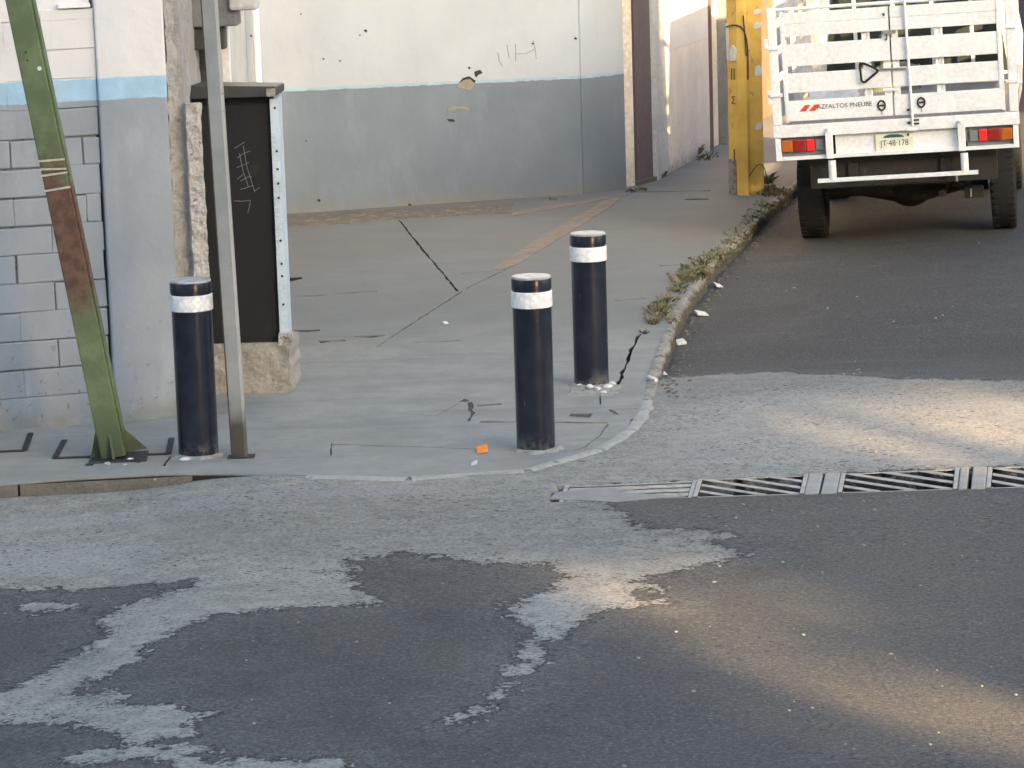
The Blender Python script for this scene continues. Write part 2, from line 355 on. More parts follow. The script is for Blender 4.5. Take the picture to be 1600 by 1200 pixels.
# worn-through places
thin = s.ramp(s.math('ADD', s.noise(5.5, 7, .72), s.math('MULTIPLY', s.ramp(dust, .0, .35), -.10)), .56, .60)
du = s.mix(s.math('MULTIPLY', thin, .55), du, (.125, .127, .128))
rim = s.math('MULTIPLY', s.ramp(dust, -.005, .02), s.ramp(dust, .075, .03))
du = s.mix(s.math('MULTIPLY', rim, .55), du, (.36, .355, .34))
du = s.mix(s.ramp(n4, .66, .74), du, (.10, .10, .095))
gy_ = s.ramp(s.math('ADD', s.attr('grey'), s.math('MULTIPLY', wob, 1.3)), -.22, .18)
du = s.mix(s.math('MULTIPLY', gy_, .34), du, (.128, .128, .118))
c = s.mix(dm, asp, du)
fl = s.noise(48, 3, .6, vec=s.stretch((.6, 1, 1)))
c = s.mix(s.math('MULTIPLY', s.ramp(fl, .60, .645), s.ramp(s.noise(2.1, 4), .36, .6)), c, (.028, .028, .03))
gr = s.noise(62, 3, .6); c = s.mix(s.math('MULTIPLY', s.ramp(gr, .56, .36), .38), c, (.03, .03, .032)); c = s.mix(s.math('MULTIPLY', s.ramp(gr, .52, .70), .26), c, (.26, .255, .24))
c = s.mix(s.math('MULTIPLY', s.ramp(s.noise(66, 2, .5), .735, .76), .8), c, (.33, .32, .30))
peb = s.n('ShaderNodeTexVoronoi'); peb.inputs['Scale'].default_value = 17; s.l(s.co, peb.inputs['Vector'])
c = s.mix(s.math('MULTIPLY', s.ramp(peb.outputs['Distance'], .11, .07), s.ramp(n1, .52, .56)), c, (.04, .04, .042))
c = s.mix(s.attr('pit'), c, (.02, .019, .017))  # channel inside coloured near black so the slots look shaded
h = s.math('ADD', s.math('MULTIPLY', dm, .5), s.math('MULTIPLY', n4, s.math('MULTIPLY_ADD', dm, -.5, .8)))
nrm = s.bump(h, .8, .010); nrm = s.bump(n2, .4, .012, nrm); nrm = s.bump(dm, .6, .02, nrm)
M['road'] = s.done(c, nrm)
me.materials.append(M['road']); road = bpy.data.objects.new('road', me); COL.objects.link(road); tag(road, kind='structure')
tag(MB().poly([(-600, -600, -.3), (600, -600, -.3), (600, 900, -.3), (-600, 900, -.3)]).build('ground', 'asphalt_far'), kind='structure')

# sidewalk: one poured slab with real cracks and joints cut into it
s = NB('pavement_concrete', .9, 0, .3)
n1 = s.noise(2.2, 6, .62); n2 = s.noise(30, 5, .6); st1 = s.noise(2.0, 6, .62, vec=s.stretch((.35, 2.2, 1)), dist=.6); n4 = s.noise(140, 3)
x, y, z = s.sep()
c = s.mix(s.ramp(n1, .32, .68), (.226, .229, .206), (.292, .292, .260))
c = s.mix(s.math('MULTIPLY', s.ramp(st1, .50, .68), .38), c, (.155, .163, .166))
c = s.mix(s.math('MULTIPLY', s.ramp(st1, .40, .28), .3), c, (.33, .325, .31))
old = s.ramp(s.math('ADD', y, s.math('MULTIPLY', s.math('SUBTRACT', x, .4), -1.9)), 17.9, 20.5)
c = s.mix(s.math('MULTIPLY', s.ramp(y, 17.5, 20), .72), c, (.132, .144, .142))  # older slab's tone, darkened further to offset the brighter light there
warm = s.math('MULTIPLY', s.ramp(y, 20, 24.5), s.ramp(s.noise(.8, 5), .38, .6))
c = s.mix(s.math('MULTIPLY', warm, .6), c, (.160, .150, .138))
edge = s.math('MULTIPLY', s.ramp(y, 15.15, 14.75), s.ramp(n1, .25, .55))
c = s.mix(s.math('MULTIPLY', edge, .4), c, (.25, .24, .22))
c = s.mix(s.math('MULTIPLY', s.ramp(s.noise(11, 6, .7), .45, .7), .3), c, (.17, .175, .175))
c = s.mix(s.math('MULTIPLY', s.ramp(s.noise(55, 4), .66, .72), .6), c, (.10, .10, .10))
c = s.mix(s.ramp(z, -.004, -.012), c, (.022, .02, .018))  # crack and joint insides coloured near black to deepen their shade
nrm = s.bump(n2, .45, .01); nrm = s.bump(n4, .5, .003, nrm)
M['pavement'] = s.done(c, nrm)
inner = KERB[:]
outline = [(p.x, p.y) for p in inner] + [(-12, KERB[-1].y), (-30, 70), (-30, 13.2)]
sw = MB().prism(outline, -.28, 0.).build('sidewalk', 'pavement'); tag(sw, kind='structure')
def ribbon(mb, pxs, w_, z0=-.045, z1=.05, jit=.4, sub=7, seed=1, ground=False):
    rnd = random.Random(seed); pts = [Vector(p) if ground else g(*p) for p in pxs]; fin = []
    for a, b in zip(pts, pts[1:]):
        n = max(1, int((b-a).length*sub))
        for i in range(n): fin.append(a.lerp(b, i/n))
    fin.append(pts[-1]); L, Rr = [], []
    for i, p in enumerate(fin):
        d = (fin[min(i+1, len(fin)-1)]-fin[max(i-1, 0)]).normalized(); nn = Vector((-d.y, d.x, 0))
        off = nn*rnd.uniform(-1, 1)*w_*jit*.7; ww = w_*(1+rnd.uniform(-jit, jit))/2
        L.append(p+off+nn*ww); Rr.append(p+off-nn*ww)
    poly = [(v.x, v.y) for v in L+Rr[::-1]]; mb.prism(poly, z0, z1)
CUTS = [
    ([(590, 541), (640, 508), (722, 455)], .012, .5), ([(728, 451), (800, 416), (885, 362), (958, 316)], .014, .3),
    ([(623, 343), (660, 390), (690, 425), (716, 455)], .014, .5), ([(517, 694), (620, 697), (750, 702)], .013, .6),
    ([(519, 692), (516, 712)], .008, .5), ([(733, 628), (737, 645), (732, 658)], .022, .5), ([(718, 626), (731, 626.5)], .05, .4), ([(745, 633), (784, 631)], .055, .4),
    ([(750, 658.5), (950, 660)], .028, .4), ([(890, 648), (925, 648)], .07, .4), ([(963, 648), (955, 640), (975, 639), (996, 638)], .03, .4), ([(960, 612), (972, 585), (985, 550), (1000, 522)], .02, .5),
    ([(938, 612), (938, 632)], .008, .4), ([(950, 662), (938, 680), (915, 697), (900, 704)], .012, .5),
    ([(990, 655), (975, 684), (960, 698), (940, 708)], .018, .6),
    ([(190, 662), (240, 658), (268, 652)], .03, .5), ([(60, 669), (130, 664)], .02, .5),
    ([(256, 728), (268, 712)], .014, .4), ([(1030, 415), (1075, 413)], .03, .6), ([(960, 470), (1010, 466)], .02, .6), ([(1070, 312), (1108, 311)], .05, .5), ([(985, 300), (1110, 298)], .04, .5), ([(555, 527), (600, 523)], .06, .6), ([(500, 535), (540, 532)], .05, .6), ([(460, 517), (500, 515)], .04, .6), ([(450, 436), (472, 435)], .12, .5), ([(455, 464), (590, 455)], .03, .6), ([(720, 428), (790, 421)], .03, .4), ([(645, 535), (720, 532)], .02, .6), ([(620, 645), (680, 650), (718, 630)], .006, .5),
]
for i, (pl, w_, jit) in enumerate(CUTS):
    hz = abs(pl[0][1]-pl[-1][1]) < .08*abs(pl[0][0]-pl[-1][0]); cm = MB(); ribbon(cm, pl, w_*(1.45 if hz else 1), jit=jit, seed=i, sub=13); cu = cm.build('cut', 'pavement')
    bo = sw.modifiers.new('cut', 'BOOLEAN'); bo.operation = 'DIFFERENCE'; bo.object = cu; bo.solver = 'EXACT'; cu.hide_render = True
dg = bpy.context.evaluated_depsgraph_get(); new = bpy.data.meshes.new_from_object(sw.evaluated_get(dg)); sw.modifiers.clear(); sw.data = new
for o in [o for o in bpy.data.objects if o.name.startswith('cut')]: bpy.data.objects.remove(o)

# kerb stones, each its own piece
kerb = empty('kerb', (0, 0, 0)); tag(kerb, kind='structure')
s = NB('kerb_concrete', .95, 0, .25)
x, y, z = s.sep(); n1 = s.noise(6, 6, .65); n2 = s.noise(45, 5)
c = s.mix(s.ramp(n1, .35, .65), (.20, .19, .165), (.29, .275, .24))
c = s.mix(s.ramp(s.math('ADD', z, s.math('MULTIPLY', n1, .05)), .028, -.01), c, (.085, .075, .058))
c = s.mix(s.math('MULTIPLY', s.ramp(s.noise(13, 6, .7), .55, .62), s.ramp(y, 16.4, 17.2)), c, (.085, .095, .05))
c = s.mix(s.ramp(s.noise(26, 5), .66, .70), c, (.42, .41, .38))
M['kerb'] = s.done(c, s.bump(n2, .8, .012))
def kerb_stone(a, b, wdt, z0, z1, seed, amp=.014, m='kerb'):
    d = (b-a).normalized(); nn = Vector((d.y, -d.x, 0)); L = (b-a).length; n = max(3, int(L/.06)); m_ = 5
    bm = bmesh.new(); rows = []
    prof = [(-wdt*.0, z1), (wdt*.55, z1), (wdt*.9, z1-.012), (wdt*1.03, z1-.035), (wdt*1.12, (z0+z1)/2-.01), (wdt*1.2, z0)]
    for i in range(n+1):
        p = a + d*(.006+(L-.012)*i/n); row = []
        for k, (o_, zz) in enumerate(prof):
            v = p + nn*o_ + Vector((0, 0, zz))
            h = noise.fractal(v*7+Vector((seed, 0, 0)), 1, 2, 4)*amp*(1.4 if k in (2, 3, 4) else .45)
            row.append(bm.verts.new(v + nn*h*(k > 1) + Vector((0, 0, h*.7 if k else -.002))))
        row.append(bm.verts.new(p+nn*0+Vector((0, 0, z0)))); rows.append(row)
    K = len(prof)+1
    for r1, r2 in zip(rows, rows[1:]):
        for k in range(K): bm.faces.new((r1[k], r1[(k+1) % K], r2[(k+1) % K], r2[k]))
    bm.faces.new(rows[0]); bm.faces.new(rows[-1][::-1]); bmesh.ops.recalc_face_normals(bm, faces=bm.faces)
    q = MB(); q.bm.free(); q.bm = bm; return q.build('kerb_stone', m, kerb, smooth=True)
def along(path, step, start, end, fn):
    acc = 0; out = []; cum = [0]
    for a, b in zip(path, path[1:]): cum.append(cum[-1]+(b-a).length)
    def at(t):
        for i in range(len(path)-1):
            if t <= cum[i+1]: return path[i].lerp(path[i+1], (t-cum[i])/(cum[i+1]-cum[i]))
        return path[-1]
    t = start; e = cum[-1] if end is None else end; k = 0
    while t < e-.1:
        t2 = min(e, t+step*random.uniform(.85, 1.15)); fn(at(t), at(t2), k); t = t2; k += 1
flat = lambda p: Vector((p.x, p.y, 0))
KR = [flat(p) for p in KERB[12:22]]; 
along(KR, .62, 0, None, lambda a, b, k: kerb_stone(a, b, .055, -.22, .006 if k else .003, 10+k, .020))
M['kerb_pale'] = weathered('pale_flush_kerb', (.33, .325, .29), .95, var=.78, scale=5, bump=.7, bscale=45, spot=(.16, .155, .14), spot_t=.63)
along([flat(p) for p in KERB[5:13]], .55, 0, None, lambda a, b, k: kerb_stone(a, b, .075, -.2, .003, 90+k, .005, 'kerb_pale'))
KL = [flat(p) for p in KERB[0:5]]
along(KL, .8, 0, None, lambda a, b, k: kerb_stone(a, b, .022, -.2, -.008, 50+k, .008, 'conc_dark'))

def sheet(name, pxs, z, m, kind='structure', rag=.01, seed=3, parent=None):
    pts = [g(px, py, z) for px, py in pxs]; out = []; rnd = random.Random(seed)
    for a, b in zip(pts, pts[1:]+pts[:1]):
        n = max(1, int((b-a).length/.12))
        for i in range(n):
            p = a.lerp(b, i/n); out.append((p.x+rnd.uniform(-rag, rag), p.y+rnd.uniform(-rag, rag)))
    return tag(MB().prism(out, -.01, z).build(name, m, parent), kind=kind)
s = NB('faded_ochre_paint', .9)
M['ochre'] = s.done(s.mix(s.ramp(s.noise(8, 6, .7), .44, .62), (.235, .18, .135), (.15, .15, .142)), s.bump(s.noise(60, 4), .4, .005))
M['dirt'] = weathered('swept_dirt', (.15, .13, .11), .95, scale=5, bump=.7, bscale=50, spot=(.25, .2, .15), spot_t=.55)
sheet('painted_line', [(768, 421), (812, 390), (880, 350), (945, 312), (972, 306), (950, 326), (880, 368), (810, 412)], .004, 'ochre')
sheet('painted_line', [(800, 331), (905, 314), (990, 301), (970, 306), (905, 319), (800, 337)], .0045, 'ochre')
rd = MB(); P_ = [g(*p) for p in ((446, 353), (600, 342), (620, 340), (760, 331), (900, 317), (912, 303), (760, 316), (600, 326), (440, 336))]
sheet('dirt_border', [(446, 353), (540, 347), (620, 340), (800, 331), (800, 318), (600, 327), (440, 338)], .012, 'dirt', kind='stuff')

# access covers in the pavement
def cover(pxs, label, sides, wd=.022):
    c0 = g(*pxs[0]); e = empty('access_cover', c0); tag(e, label, 'access cover', 'access covers in the pavement')
    pts = [g(*p)-c0 for p in pxs]; MB().prism([(p.x, p.y) for p in pts], -.02, .004).build('lid', 'pavement', e)
    for a, b in sides:
        A, B = pts[a], pts[b]; d = (B-A).normalized(); nn = Vector((-d.y, d.x, 0))*wd/2
        MB().prism([tuple((A-nn)[:2]), tuple((B-nn)[:2]), tuple((B+nn)[:2]), tuple((A+nn)[:2])], -.02, .0075).build('frame', 'dark_steel', e)
cover([(86, 717), (263, 710), (268, 686), (101, 689)], 'concrete lid in a black steel frame under the leaning green post', [(0, 1), (1, 2), (3, 0)], .03)
cover([(-110, 712), (38, 705), (48, 678), (-100, 685)], 'concrete lid in a black steel frame cut by the left edge of the picture', [(0, 1), (1, 2)], .03)

# ---------------------------------------------------------------- drainage grates across the street
s = NB('worn_cast_iron_grate', .75, .15, .4)
M['iron'] = s.done(s.mix(s.ramp(s.noise(14, 6), .35, .65), (.30, .285, .25), (.42, .39, .335)), s.bump(s.noise(60, 4), .5, .005))
M['grate_block'] = weathered('channel_concrete', (.33, .315, .275), .9, scale=9, bump=.7, bscale=45, spot=(.2, .19, .18), spot_t=.6)
M['pit'] = weathered('dark_channel', (.012, .012, .012), .9)
def clip_bar(x0, x1, c, hw, slope):
    """bar in (px,t) space as a polygon clipped to the grate rectangle"""
    W = Vector; 
    poly = [(x0, (c+hw)+slope*0), (x1, (c+hw)+slope*1), (x1, (c-hw)+slope*1), (x0, (c-hw)+slope*0)]
    def clip(pl, ok, t):
        out = []
        for a, b in zip(pl, pl[1:]+pl[:1]):
            ia, ib = ok(a), ok(b)
            if ia: out.append(a)
            if ia != ib:
                k = (t-a[1])/(b[1]-a[1]); out.append((a[0]+(b[0]-a[0])*k, t))
        return out
    poly = clip(poly, lambda p: p[1] >= .04, .04)
    if len(poly) > 2: poly = clip(poly, lambda p: p[1] <= .96, .96)
    return poly
def grate(x0, x1, label, n, slope, hw, ztop=-.004):
    o = gp((x0+x1)/2, .5); e = empty('drain_grate', (o.x, o.y, 0)); tag(e, label, 'drain grate', 'drain grates across the street')
    def put(nm, pl, z1, m='iron'):
        return MB().prism([((gp(*p)-o).x, (gp(*p)-o).y) for p in pl], z1-.004, z1).build(nm, m, e, bevel=.0015)
    put('frame', [(x0-7, .0), (x0, .0), (x0, 1), (x0-7, 1)], ztop+.003); put('frame', [(x1, 0), (x1+7, 0), (x1+7, 1), (x1, 1)], ztop+.003)
    put('edge_rail', [(x0, -.005), (x1, -.005), (x1, .03), (x0, .03)], ztop-.002); put('edge_rail', [(x0, .965), (x1, .965), (x1, 1.01), (x0, 1.01)], ztop-.002)
    for k in range(-n, 2*n+1):
        pl = clip_bar(x0+1, x1-1, k/n, hw/n, slope)
        if len(pl) > 2: put('bar', pl, ztop)
def block(x0, x1, label, z=.0):
    o = gp((x0+x1)/2, .5)
    b = MB().prism([((gp(*p)-o).x, (gp(*p)-o).y) for p in ((x0, -.03), (x1, -.03), (x1, 1.03), (x0, 1.03))], -.09, z).build('channel_block', 'grate_block', None, loc=(o.x, o.y, 0), bevel=.008)
    tag(b, label, 'concrete block', 'concrete blocks between the drain grates')
grate(1093, 1252, 'drain grate with slanting bars left of the sunlit concrete blocks', 3, -1.0, .165)
grate(1318, 1490, 'drain grate with slanting bars lying in the sun patch between pale blocks', 3, -1.0, .165)
grate(1549, 1720, 'drain grate cut off by the right edge of the picture', 3, -1.0, .165)
grate(885, 1078, 'half-buried drain grate with lengthwise bars near the kerb corner', 4, .0, .33, -.010)
block(1259, 1282, 'chipped concrete block beside the left slanting grate'); block(1285, 1310, 'sunlit concrete block just left of the middle slanting grate'); block(1498, 1512, 'narrow concrete block right of the middle slanting grate'); block(1518, 1541, 'grey concrete block before the grate at the picture edge')
M['silt'] = weathered('silt', (.27, .262, .238), .95, scale=8, bump=.6, bscale=60)
sheet('silt_over_grate', [(862, 779), (960, 783), (1030, 779), (1075, 775), (1000, 771), (950, 768), (990, 764), (930, 762), (868, 770)], -.003, 'silt', kind='stuff', rag=.02)

# ---------------------------------------------------------------- left house: painted block wall, pilaster
house = empty('painted_house', (-2.2, 16.3, 0)); H0 = Vector((-2.2, 16.3, 0)); tag(house, 'corner house painted white over a light blue band and grey base', 'house')
def wp(u, z, off=0.):       # u metres along the wall from the photo's left edge; off is out of the wall
    d = Vector((.9, .255, 0)).normalized(); n = Vector((d.y, -d.x, 0))
    return Vector((-2.741, 16.135, 0)) + d*u + n*off + Vector((0, 0, z)) - H0
def wall_box(name, u0, u1, z0, z1, o0, o1, m, parent=house, bevel=0., jit=0.):
    mb = MB(); c8 = [wp(u, z, o) for z in (z0, z1) for o in (o0, o1) for u in (u0, u1)]
    c8 = [c+Vector([random.uniform(-jit, jit) for _ in range(3)]) for c in c8]
    v = [mb.bm.verts.new(c) for c in c8]
    for f in ((0, 1, 3, 2), (4, 6, 7, 5), (0, 4, 5, 1), (2, 3, 7, 6), (0, 2, 6, 4), (1, 5, 7, 3)): mb.bm.faces.new([v[i] for i in f])
    bmesh.ops.recalc_face_normals(mb.bm, faces=mb.bm.faces)
    return mb.build(name, m, parent, bevel=bevel)
def wallmat(nm):           # same paint, but objects hang under an empty at z 0 so heights agree
    return nm
M['joint'] = weathered('painted_joint_mortar', (.20, .215, .225), .95, scale=10, bump=.8, bscale=40, spot=(.07, .07, .07), spot_t=.56)
wall_box('wall', -6, .60, -.05, 6, -.30, -.012, 'wall_left')
PW = .012
zc = .165; row = 0
wall_box('mortar_bed', -1.6, .600, .16, 2.2, -.0119, -.003, 'joint')
wall_box('wall_base', -6, .605, -.05, .165, -.012, PW+.004, 'wall_left', bevel=.006)
while zc < 2.19:
    hgt = min(.1535, 2.215-zc); u = -1.4 - (.19 if row % 2 else 0)
    while u < .60:
        L = .385; u1 = min(u+L, random.uniform(.598, .613) if zc < 1.5 else .6145)
        gap = random.choice((.0003, .0003, .0004, .005, .009)); gz = random.choice((.0004, .0008, .004, .007, .011))
        if zc > 1.6: gz = .0006; gap = .0004
        if u1 > .59: gap = 0
        if u1-u > .05: wall_box('brick', u, u1-gap, zc, zc+hgt-gz, -.011, PW+random.uniform(-.003, .004), 'wall_left', bevel=.007 if max(gap, gz) > .003 else .0012, jit=.0022)
        if u1 > .59: break
        u = u1
    zc += hgt; row += 1
wall_box('wall_top', -6, .605, 3.4, 6, -.011, PW, 'wall_left')
# pilaster
pil = wall_box('pilaster', .617, .985, -.05, 6, -.3, .035, 'wall_left', bevel=.012)
# upper window over the brick panel
win = wall_box('window', -1.6, .595, 2.235, 3.4, -.10, -.03, 'glass_dark')
wall_box('sill', -1.6, .12, 2.217, 2.238, -.012, .035, 'white_wall', win); wall_box('sill', .43, .60, 2.222, 2.242, -.012, .03, 'white_wall', win)
wall_box('mullion', .10, .13, 2.24, 3.4, -.03, -.01, 'mid_grey', win)
# raw concrete edge right of the pilaster and the mortar-streaked strip in front of it
rough_grid('concrete_edge', wp(.987, -.05, .015), wp(1.062, 0, -.01)-wp(.987, 0, .015), (0, 0, 6.), 22, 240, .017, 'concrete_rough', house, 9, .25, 1, .03)
rough_grid('mortar_strip', wp(1.075, -.03, .062), wp(1.158, 0, .06)-wp(1.075, 0, .062), (0, 0, 1.72), 14, 150, .014, 'mortar', house, 20, .06, 9, .008)
# side wall running back to the rear wall
def slab(name, a, b, z0, z1, thick, m, parent, bevel=0., loc=Vector((0, 0, 0))):
    a = Vector(a); b = Vector(b); d = (b-a).normalized(); n = Vector((d.y, -d.x)).xy*thick
    pts = [(a.x-loc.x, a.y-loc.y), (b.x-loc.x, b.y-loc.y), (b.x-n.x-loc.x, b.y-n.y-loc.y), (a.x-n.x-loc.x, a.y-n.y-loc.y)]
    return MB().prism(pts, z0, z1).build(name, m, parent, bevel=bevel)
slab('side_wall', (-1.66, 16.62), (-2.16, 25.6), -.05, 6, -.25, 'jamb', house, loc=H0) if False else None
a_, b_ = Vector((-1.735, 16.9)), Vector((-2.12, 25.7))
rough_grid('raw_side_face', Vector((-1.705, 16.43, -.05))-H0, (-.05, 1.5, 0), (0, 0, 6.), 40, 200, .012, 'concrete_rough', house, 7, .12, 4, 0)
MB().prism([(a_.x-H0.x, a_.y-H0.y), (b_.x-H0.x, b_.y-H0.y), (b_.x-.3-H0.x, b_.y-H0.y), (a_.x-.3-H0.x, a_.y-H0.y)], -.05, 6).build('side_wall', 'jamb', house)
# meter boxes and conduit on the side wall
mbx = empty('meter_box', (-1.62, 17.6, 1.9)); tag(mbx, 'grey electricity meter boxes high on the side wall behind the steel pole', 'meter box')
MB().box((-.17, -.1, .13), (.13, .16, .6), bevel=.012).build('box', 'mid_grey', mbx)
MB().box((.09, -.14, .22), (.25, .02, .50), bevel=.02).build('small_box', 'jamb', mbx)
MB().tube((.18, -.15, .36), (.18, -.12, .36), .045, n=24).build('dial', 'glass_dark', mbx)
MB().box((-.17, -.06, -.0), (.05, .08, .13), bevel=.008).build('conduit', 'dark_cap', mbx)
wp_ = empty('wall_panel', (-1.66, 17.9, 0)); tag(wp_, 'bright white panel on the side wall above the black cabinet', 'panel')
MB().box((-.13, -.04, .6), (.085, .03, 2.05), bevel=.006).build('board', 'white_wall', wp_)
MB().box((-.131, -.05, .6), (-.021, -.041, 1.98), bevel=.003).build('edge_strip', 'dark_cap', wp_)  # dark strip added in place of the shaded gap beside the board
pp = MB().tube((0, 0, 0), (0, 0, 6), .03, n=16).build('drain_pipe', 'white_wall', None, True, loc=(-2.01, 25.35, 0)); tag(pp, 'white pipe in the corner where side wall meets rear wall', 'pipe')

# ---------------------------------------------------------------- rear wall of the yard
s_back = empty('rear_wall', (0, 26.2, 0)); B0 = Vector((0, 26.2, 0)); tag(s_back, 'plastered rear wall painted white above grey with a thin blue line', 'wall')
bA, bB, bC = g(440, 335), g(911, 303), g(978, 292)
dB = (bB-bA).normalized(); dP = (bC-bB).normalized(); bL = bA-dB*1.2
slab('plaster', (bL.x, bL.y), (bB.x, bB.y), -.05, 6, -.3, 'wall_back', s_back, loc=B0) if False else None
def wallrun(name, a, b, z0, z1, th, m, parent, off, front=0., bevel=.0):
    a = Vector((a.x, a.y)); b = Vector((b.x, b.y)); d = (b-a).normalized(); n = Vector((d.y, -d.x))
    pts = [a+n*front, b+n*front, b-n*th, a-n*th]
    return MB().prism([(p.x-off.x, p.y-off.y) for p in pts], z0, z1).build(name, m, parent, bevel=bevel)
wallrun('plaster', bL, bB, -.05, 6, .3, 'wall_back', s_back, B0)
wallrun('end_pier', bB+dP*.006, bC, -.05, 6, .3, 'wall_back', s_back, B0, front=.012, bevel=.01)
# broken patch where the render has come off
M['peel'] = weathered('exposed_plaster', (.25, .24, .20), .95, scale=20, bump=.6, bscale=60)
M['shade_hole'] = weathered('hole_shade', (.035, .03, .028), .95)  # flat near-black patches paint the shade inside the holes
def on_wall(pxs, off, nm, m, parent=s_back, o0=B0):
    nB = Vector((dB.y, -dB.x, 0)); out = []
    for px, py in pxs:
        d = ray(px, py); t = (bA-Vector((0, 0, CAM_H))).dot(nB)/d.dot(nB); out.append(Vector((0, 0, CAM_H))+d*t+nB*off-o0)
    mb = MB(); f = [mb.bm.verts.new(p) for p in out]; k = [mb.bm.verts.new(p-nB*(off+.003)) for p in out]
    mb.bm.faces.new(f); n = len(f)
    for i in range(n): mb.bm.faces.new((f[i], k[i], k[(i+1) % n], f[(i+1) % n]))
    bmesh.ops.recalc_face_normals(mb.bm, faces=mb.bm.faces)
    return mb.build(nm, m, parent)
on_wall([(714, 133), (719, 127), (727, 122), (735, 121), (741, 127), (739, 136), (733, 143), (725, 139), (716, 137)], .006, 'bare_patch', 'peel')
on_wall([(716, 131), (723, 122), (733, 119), (743, 126), (741, 130), (734, 123), (724, 125)], .008, 'bare_patch', 'shade_hole')
on_wall([(741, 112), (750, 109), (754, 114), (747, 117), (744, 121), (742, 118)], .006, 'hole', 'shade_hole')
on_wall([(699, 169), (712, 165), (728, 167), (735, 170), (732, 173), (718, 169), (704, 173), (700, 174)], .006, 'crack', 'peel')
on_wall([(698, 186), (708, 186), (711, 190), (702, 190)], .006, 'hole', 'shade_hole')
for px, py, r in ((392, 56, 2), (470, 22, 1.5), (571, 48, 3), (562, 55, 1.5), (505, 92, 1.8), (531, 95, 1.8), (733, 106, 2.4), (832, 68, 2), (899, 60, 2.6), (498, 313, 3), (478, 220, 1.5), (640, 320, 3)):
    on_wall([(px-r, py), (px, py-r*.8), (px+r, py-.2*r), (px+.4*r, py+r)], .004, 'hole', 'shade_hole')
M['scribble'] = weathered('faint_graffiti', (.27, .285, .30), .9)
def scribble(pts, m='scribble', w_=1.3, f=on_wall, nm='graffiti', off=.0035):
    L = []; Rr = []
    for i, p in enumerate(pts):
        a = Vector(pts[max(i-1, 0)]); b = Vector(pts[min(i+1, len(pts)-1)]); d = (b-a).normalized(); n = Vector((-d.y, d.x))*w_/2
        L.append(tuple(Vector(p)+n)); Rr.append(tuple(Vector(p)-n))
    f(L+Rr[::-1], off, nm, m)
for st_ in ([(778, 82), (780, 95), (786, 104)], [(792, 70), (796, 92)], [(805, 68), (806, 96)], [(806, 84), (822, 84), (836, 76)], [(833, 62), (836, 76), (838, 92)]): scribble(st_)

# ---------------------------------------------------------------- street side: door recess, lit wall, further facades
stw = empty('street_wall', (1.3, 27.4, 0)); S0 = Vector((1.3, 27.4, 0)); tag(stw, 'sunlit cream and pink wall along the pavement beyond the dark door', 'wall')
P = dict(c=bC, r=g(993, 290), d0=g(997, 290.5), d1=g(1027, 282), j0=g(1028, 281.5), j1=g(1045, 271), w1=g(1110, 236.5))
wallrun('door_reveal', P['c']+Vector((.001, .002, 0)), P['r'], -.05, 6, .25, 'cream', stw, S0, bevel=.008)
dr = wallrun('door', P['d0']+Vector((0, .12, 0)), P['d1']+Vector((0, .10, 0)), .0, 3.6, .08, 'mauve_door', stw, S0)
wallrun('threshold', P['d0']+Vector((0, .02, 0)), P['d1']+Vector((0, .02, 0)), -.02, .035, .1, 'conc_dark', stw, S0)
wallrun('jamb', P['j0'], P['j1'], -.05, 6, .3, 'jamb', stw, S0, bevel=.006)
sd = (P['w1']-P['j1']).normalized()
wallrun('plaster', P['j1']+sd*.003, P['w1'], -.05, 6, .3, 'wall_street', stw, S0)
fx = empty('street_facade', (2.1, 30, 0)); F0 = Vector((2.1, 30, 0)); tag(fx, 'narrow distant shopfront of brown and pale strips behind the yellow post', 'building')
M['brown_door'] = weathered('brown_timber_door', (.15, .095, .07), .6, scale=5)
M['pinkish'] = weathered('pink_brick_facade', (.42, .24, .17), .9, scale=4, bump=.5, spot=(.5, .4, .33), spot_t=.6)
cur = P['w1']+sd*.004
for nm, L, m, zt, fr in (('door_frame', .18, 'brown_door', 3, .0), ('panel', .5, 'cream', 5, -.05), ('pipe_casing', .12, 'mid_grey', 5, .04), ('panel', .5, 'white_wall', 5, 0), ('shutter', .9, 'mid_grey', 3, -.12), ('pillar', .4, 'pinkish', 5, .05), ('shutter', 1.6, 'brown_door', 2.6, -.1), ('pillar', .5, 'cream', 5, .08), ('shutter', 1.8, 'pinkish', 4, -.1), ('pillar', .4, 'jamb', 5, .05)):
    wallrun(nm, cur, cur+sd*(L-.004), -.05, zt, .3, m, fx, F0, front=fr); cur = cur+sd*L
wallrun('upper_wall', P['w1']+sd*.01, cur, 5.01, 6.5, .35, 'pinkish', fx, F0)
fy = empty('brick_house', (cur.x, cur.y, 0)); tag(fy, 'brick house far down the street beyond the yellow post', 'house'); Y0 = Vector((cur.x, cur.y, 0))
for k in range(9):
    L = random.uniform(1.2, 2.6); m = random.choice(['pinkish', 'cream', 'brown_door', 'pinkish', 'jamb']); wallrun('wall_bay', cur, cur+sd*(L-.01), -.05, 5.5, .3, m, fy, Y0, front=random.uniform(-.1, .12))
    wallrun('window', cur+sd*.3, cur+sd*(L-.3), 1.1, 2.1, .02, 'glass_dark', fy, Y0, front=.14); cur = cur+sd*L
slab_ = g(1060, 0)

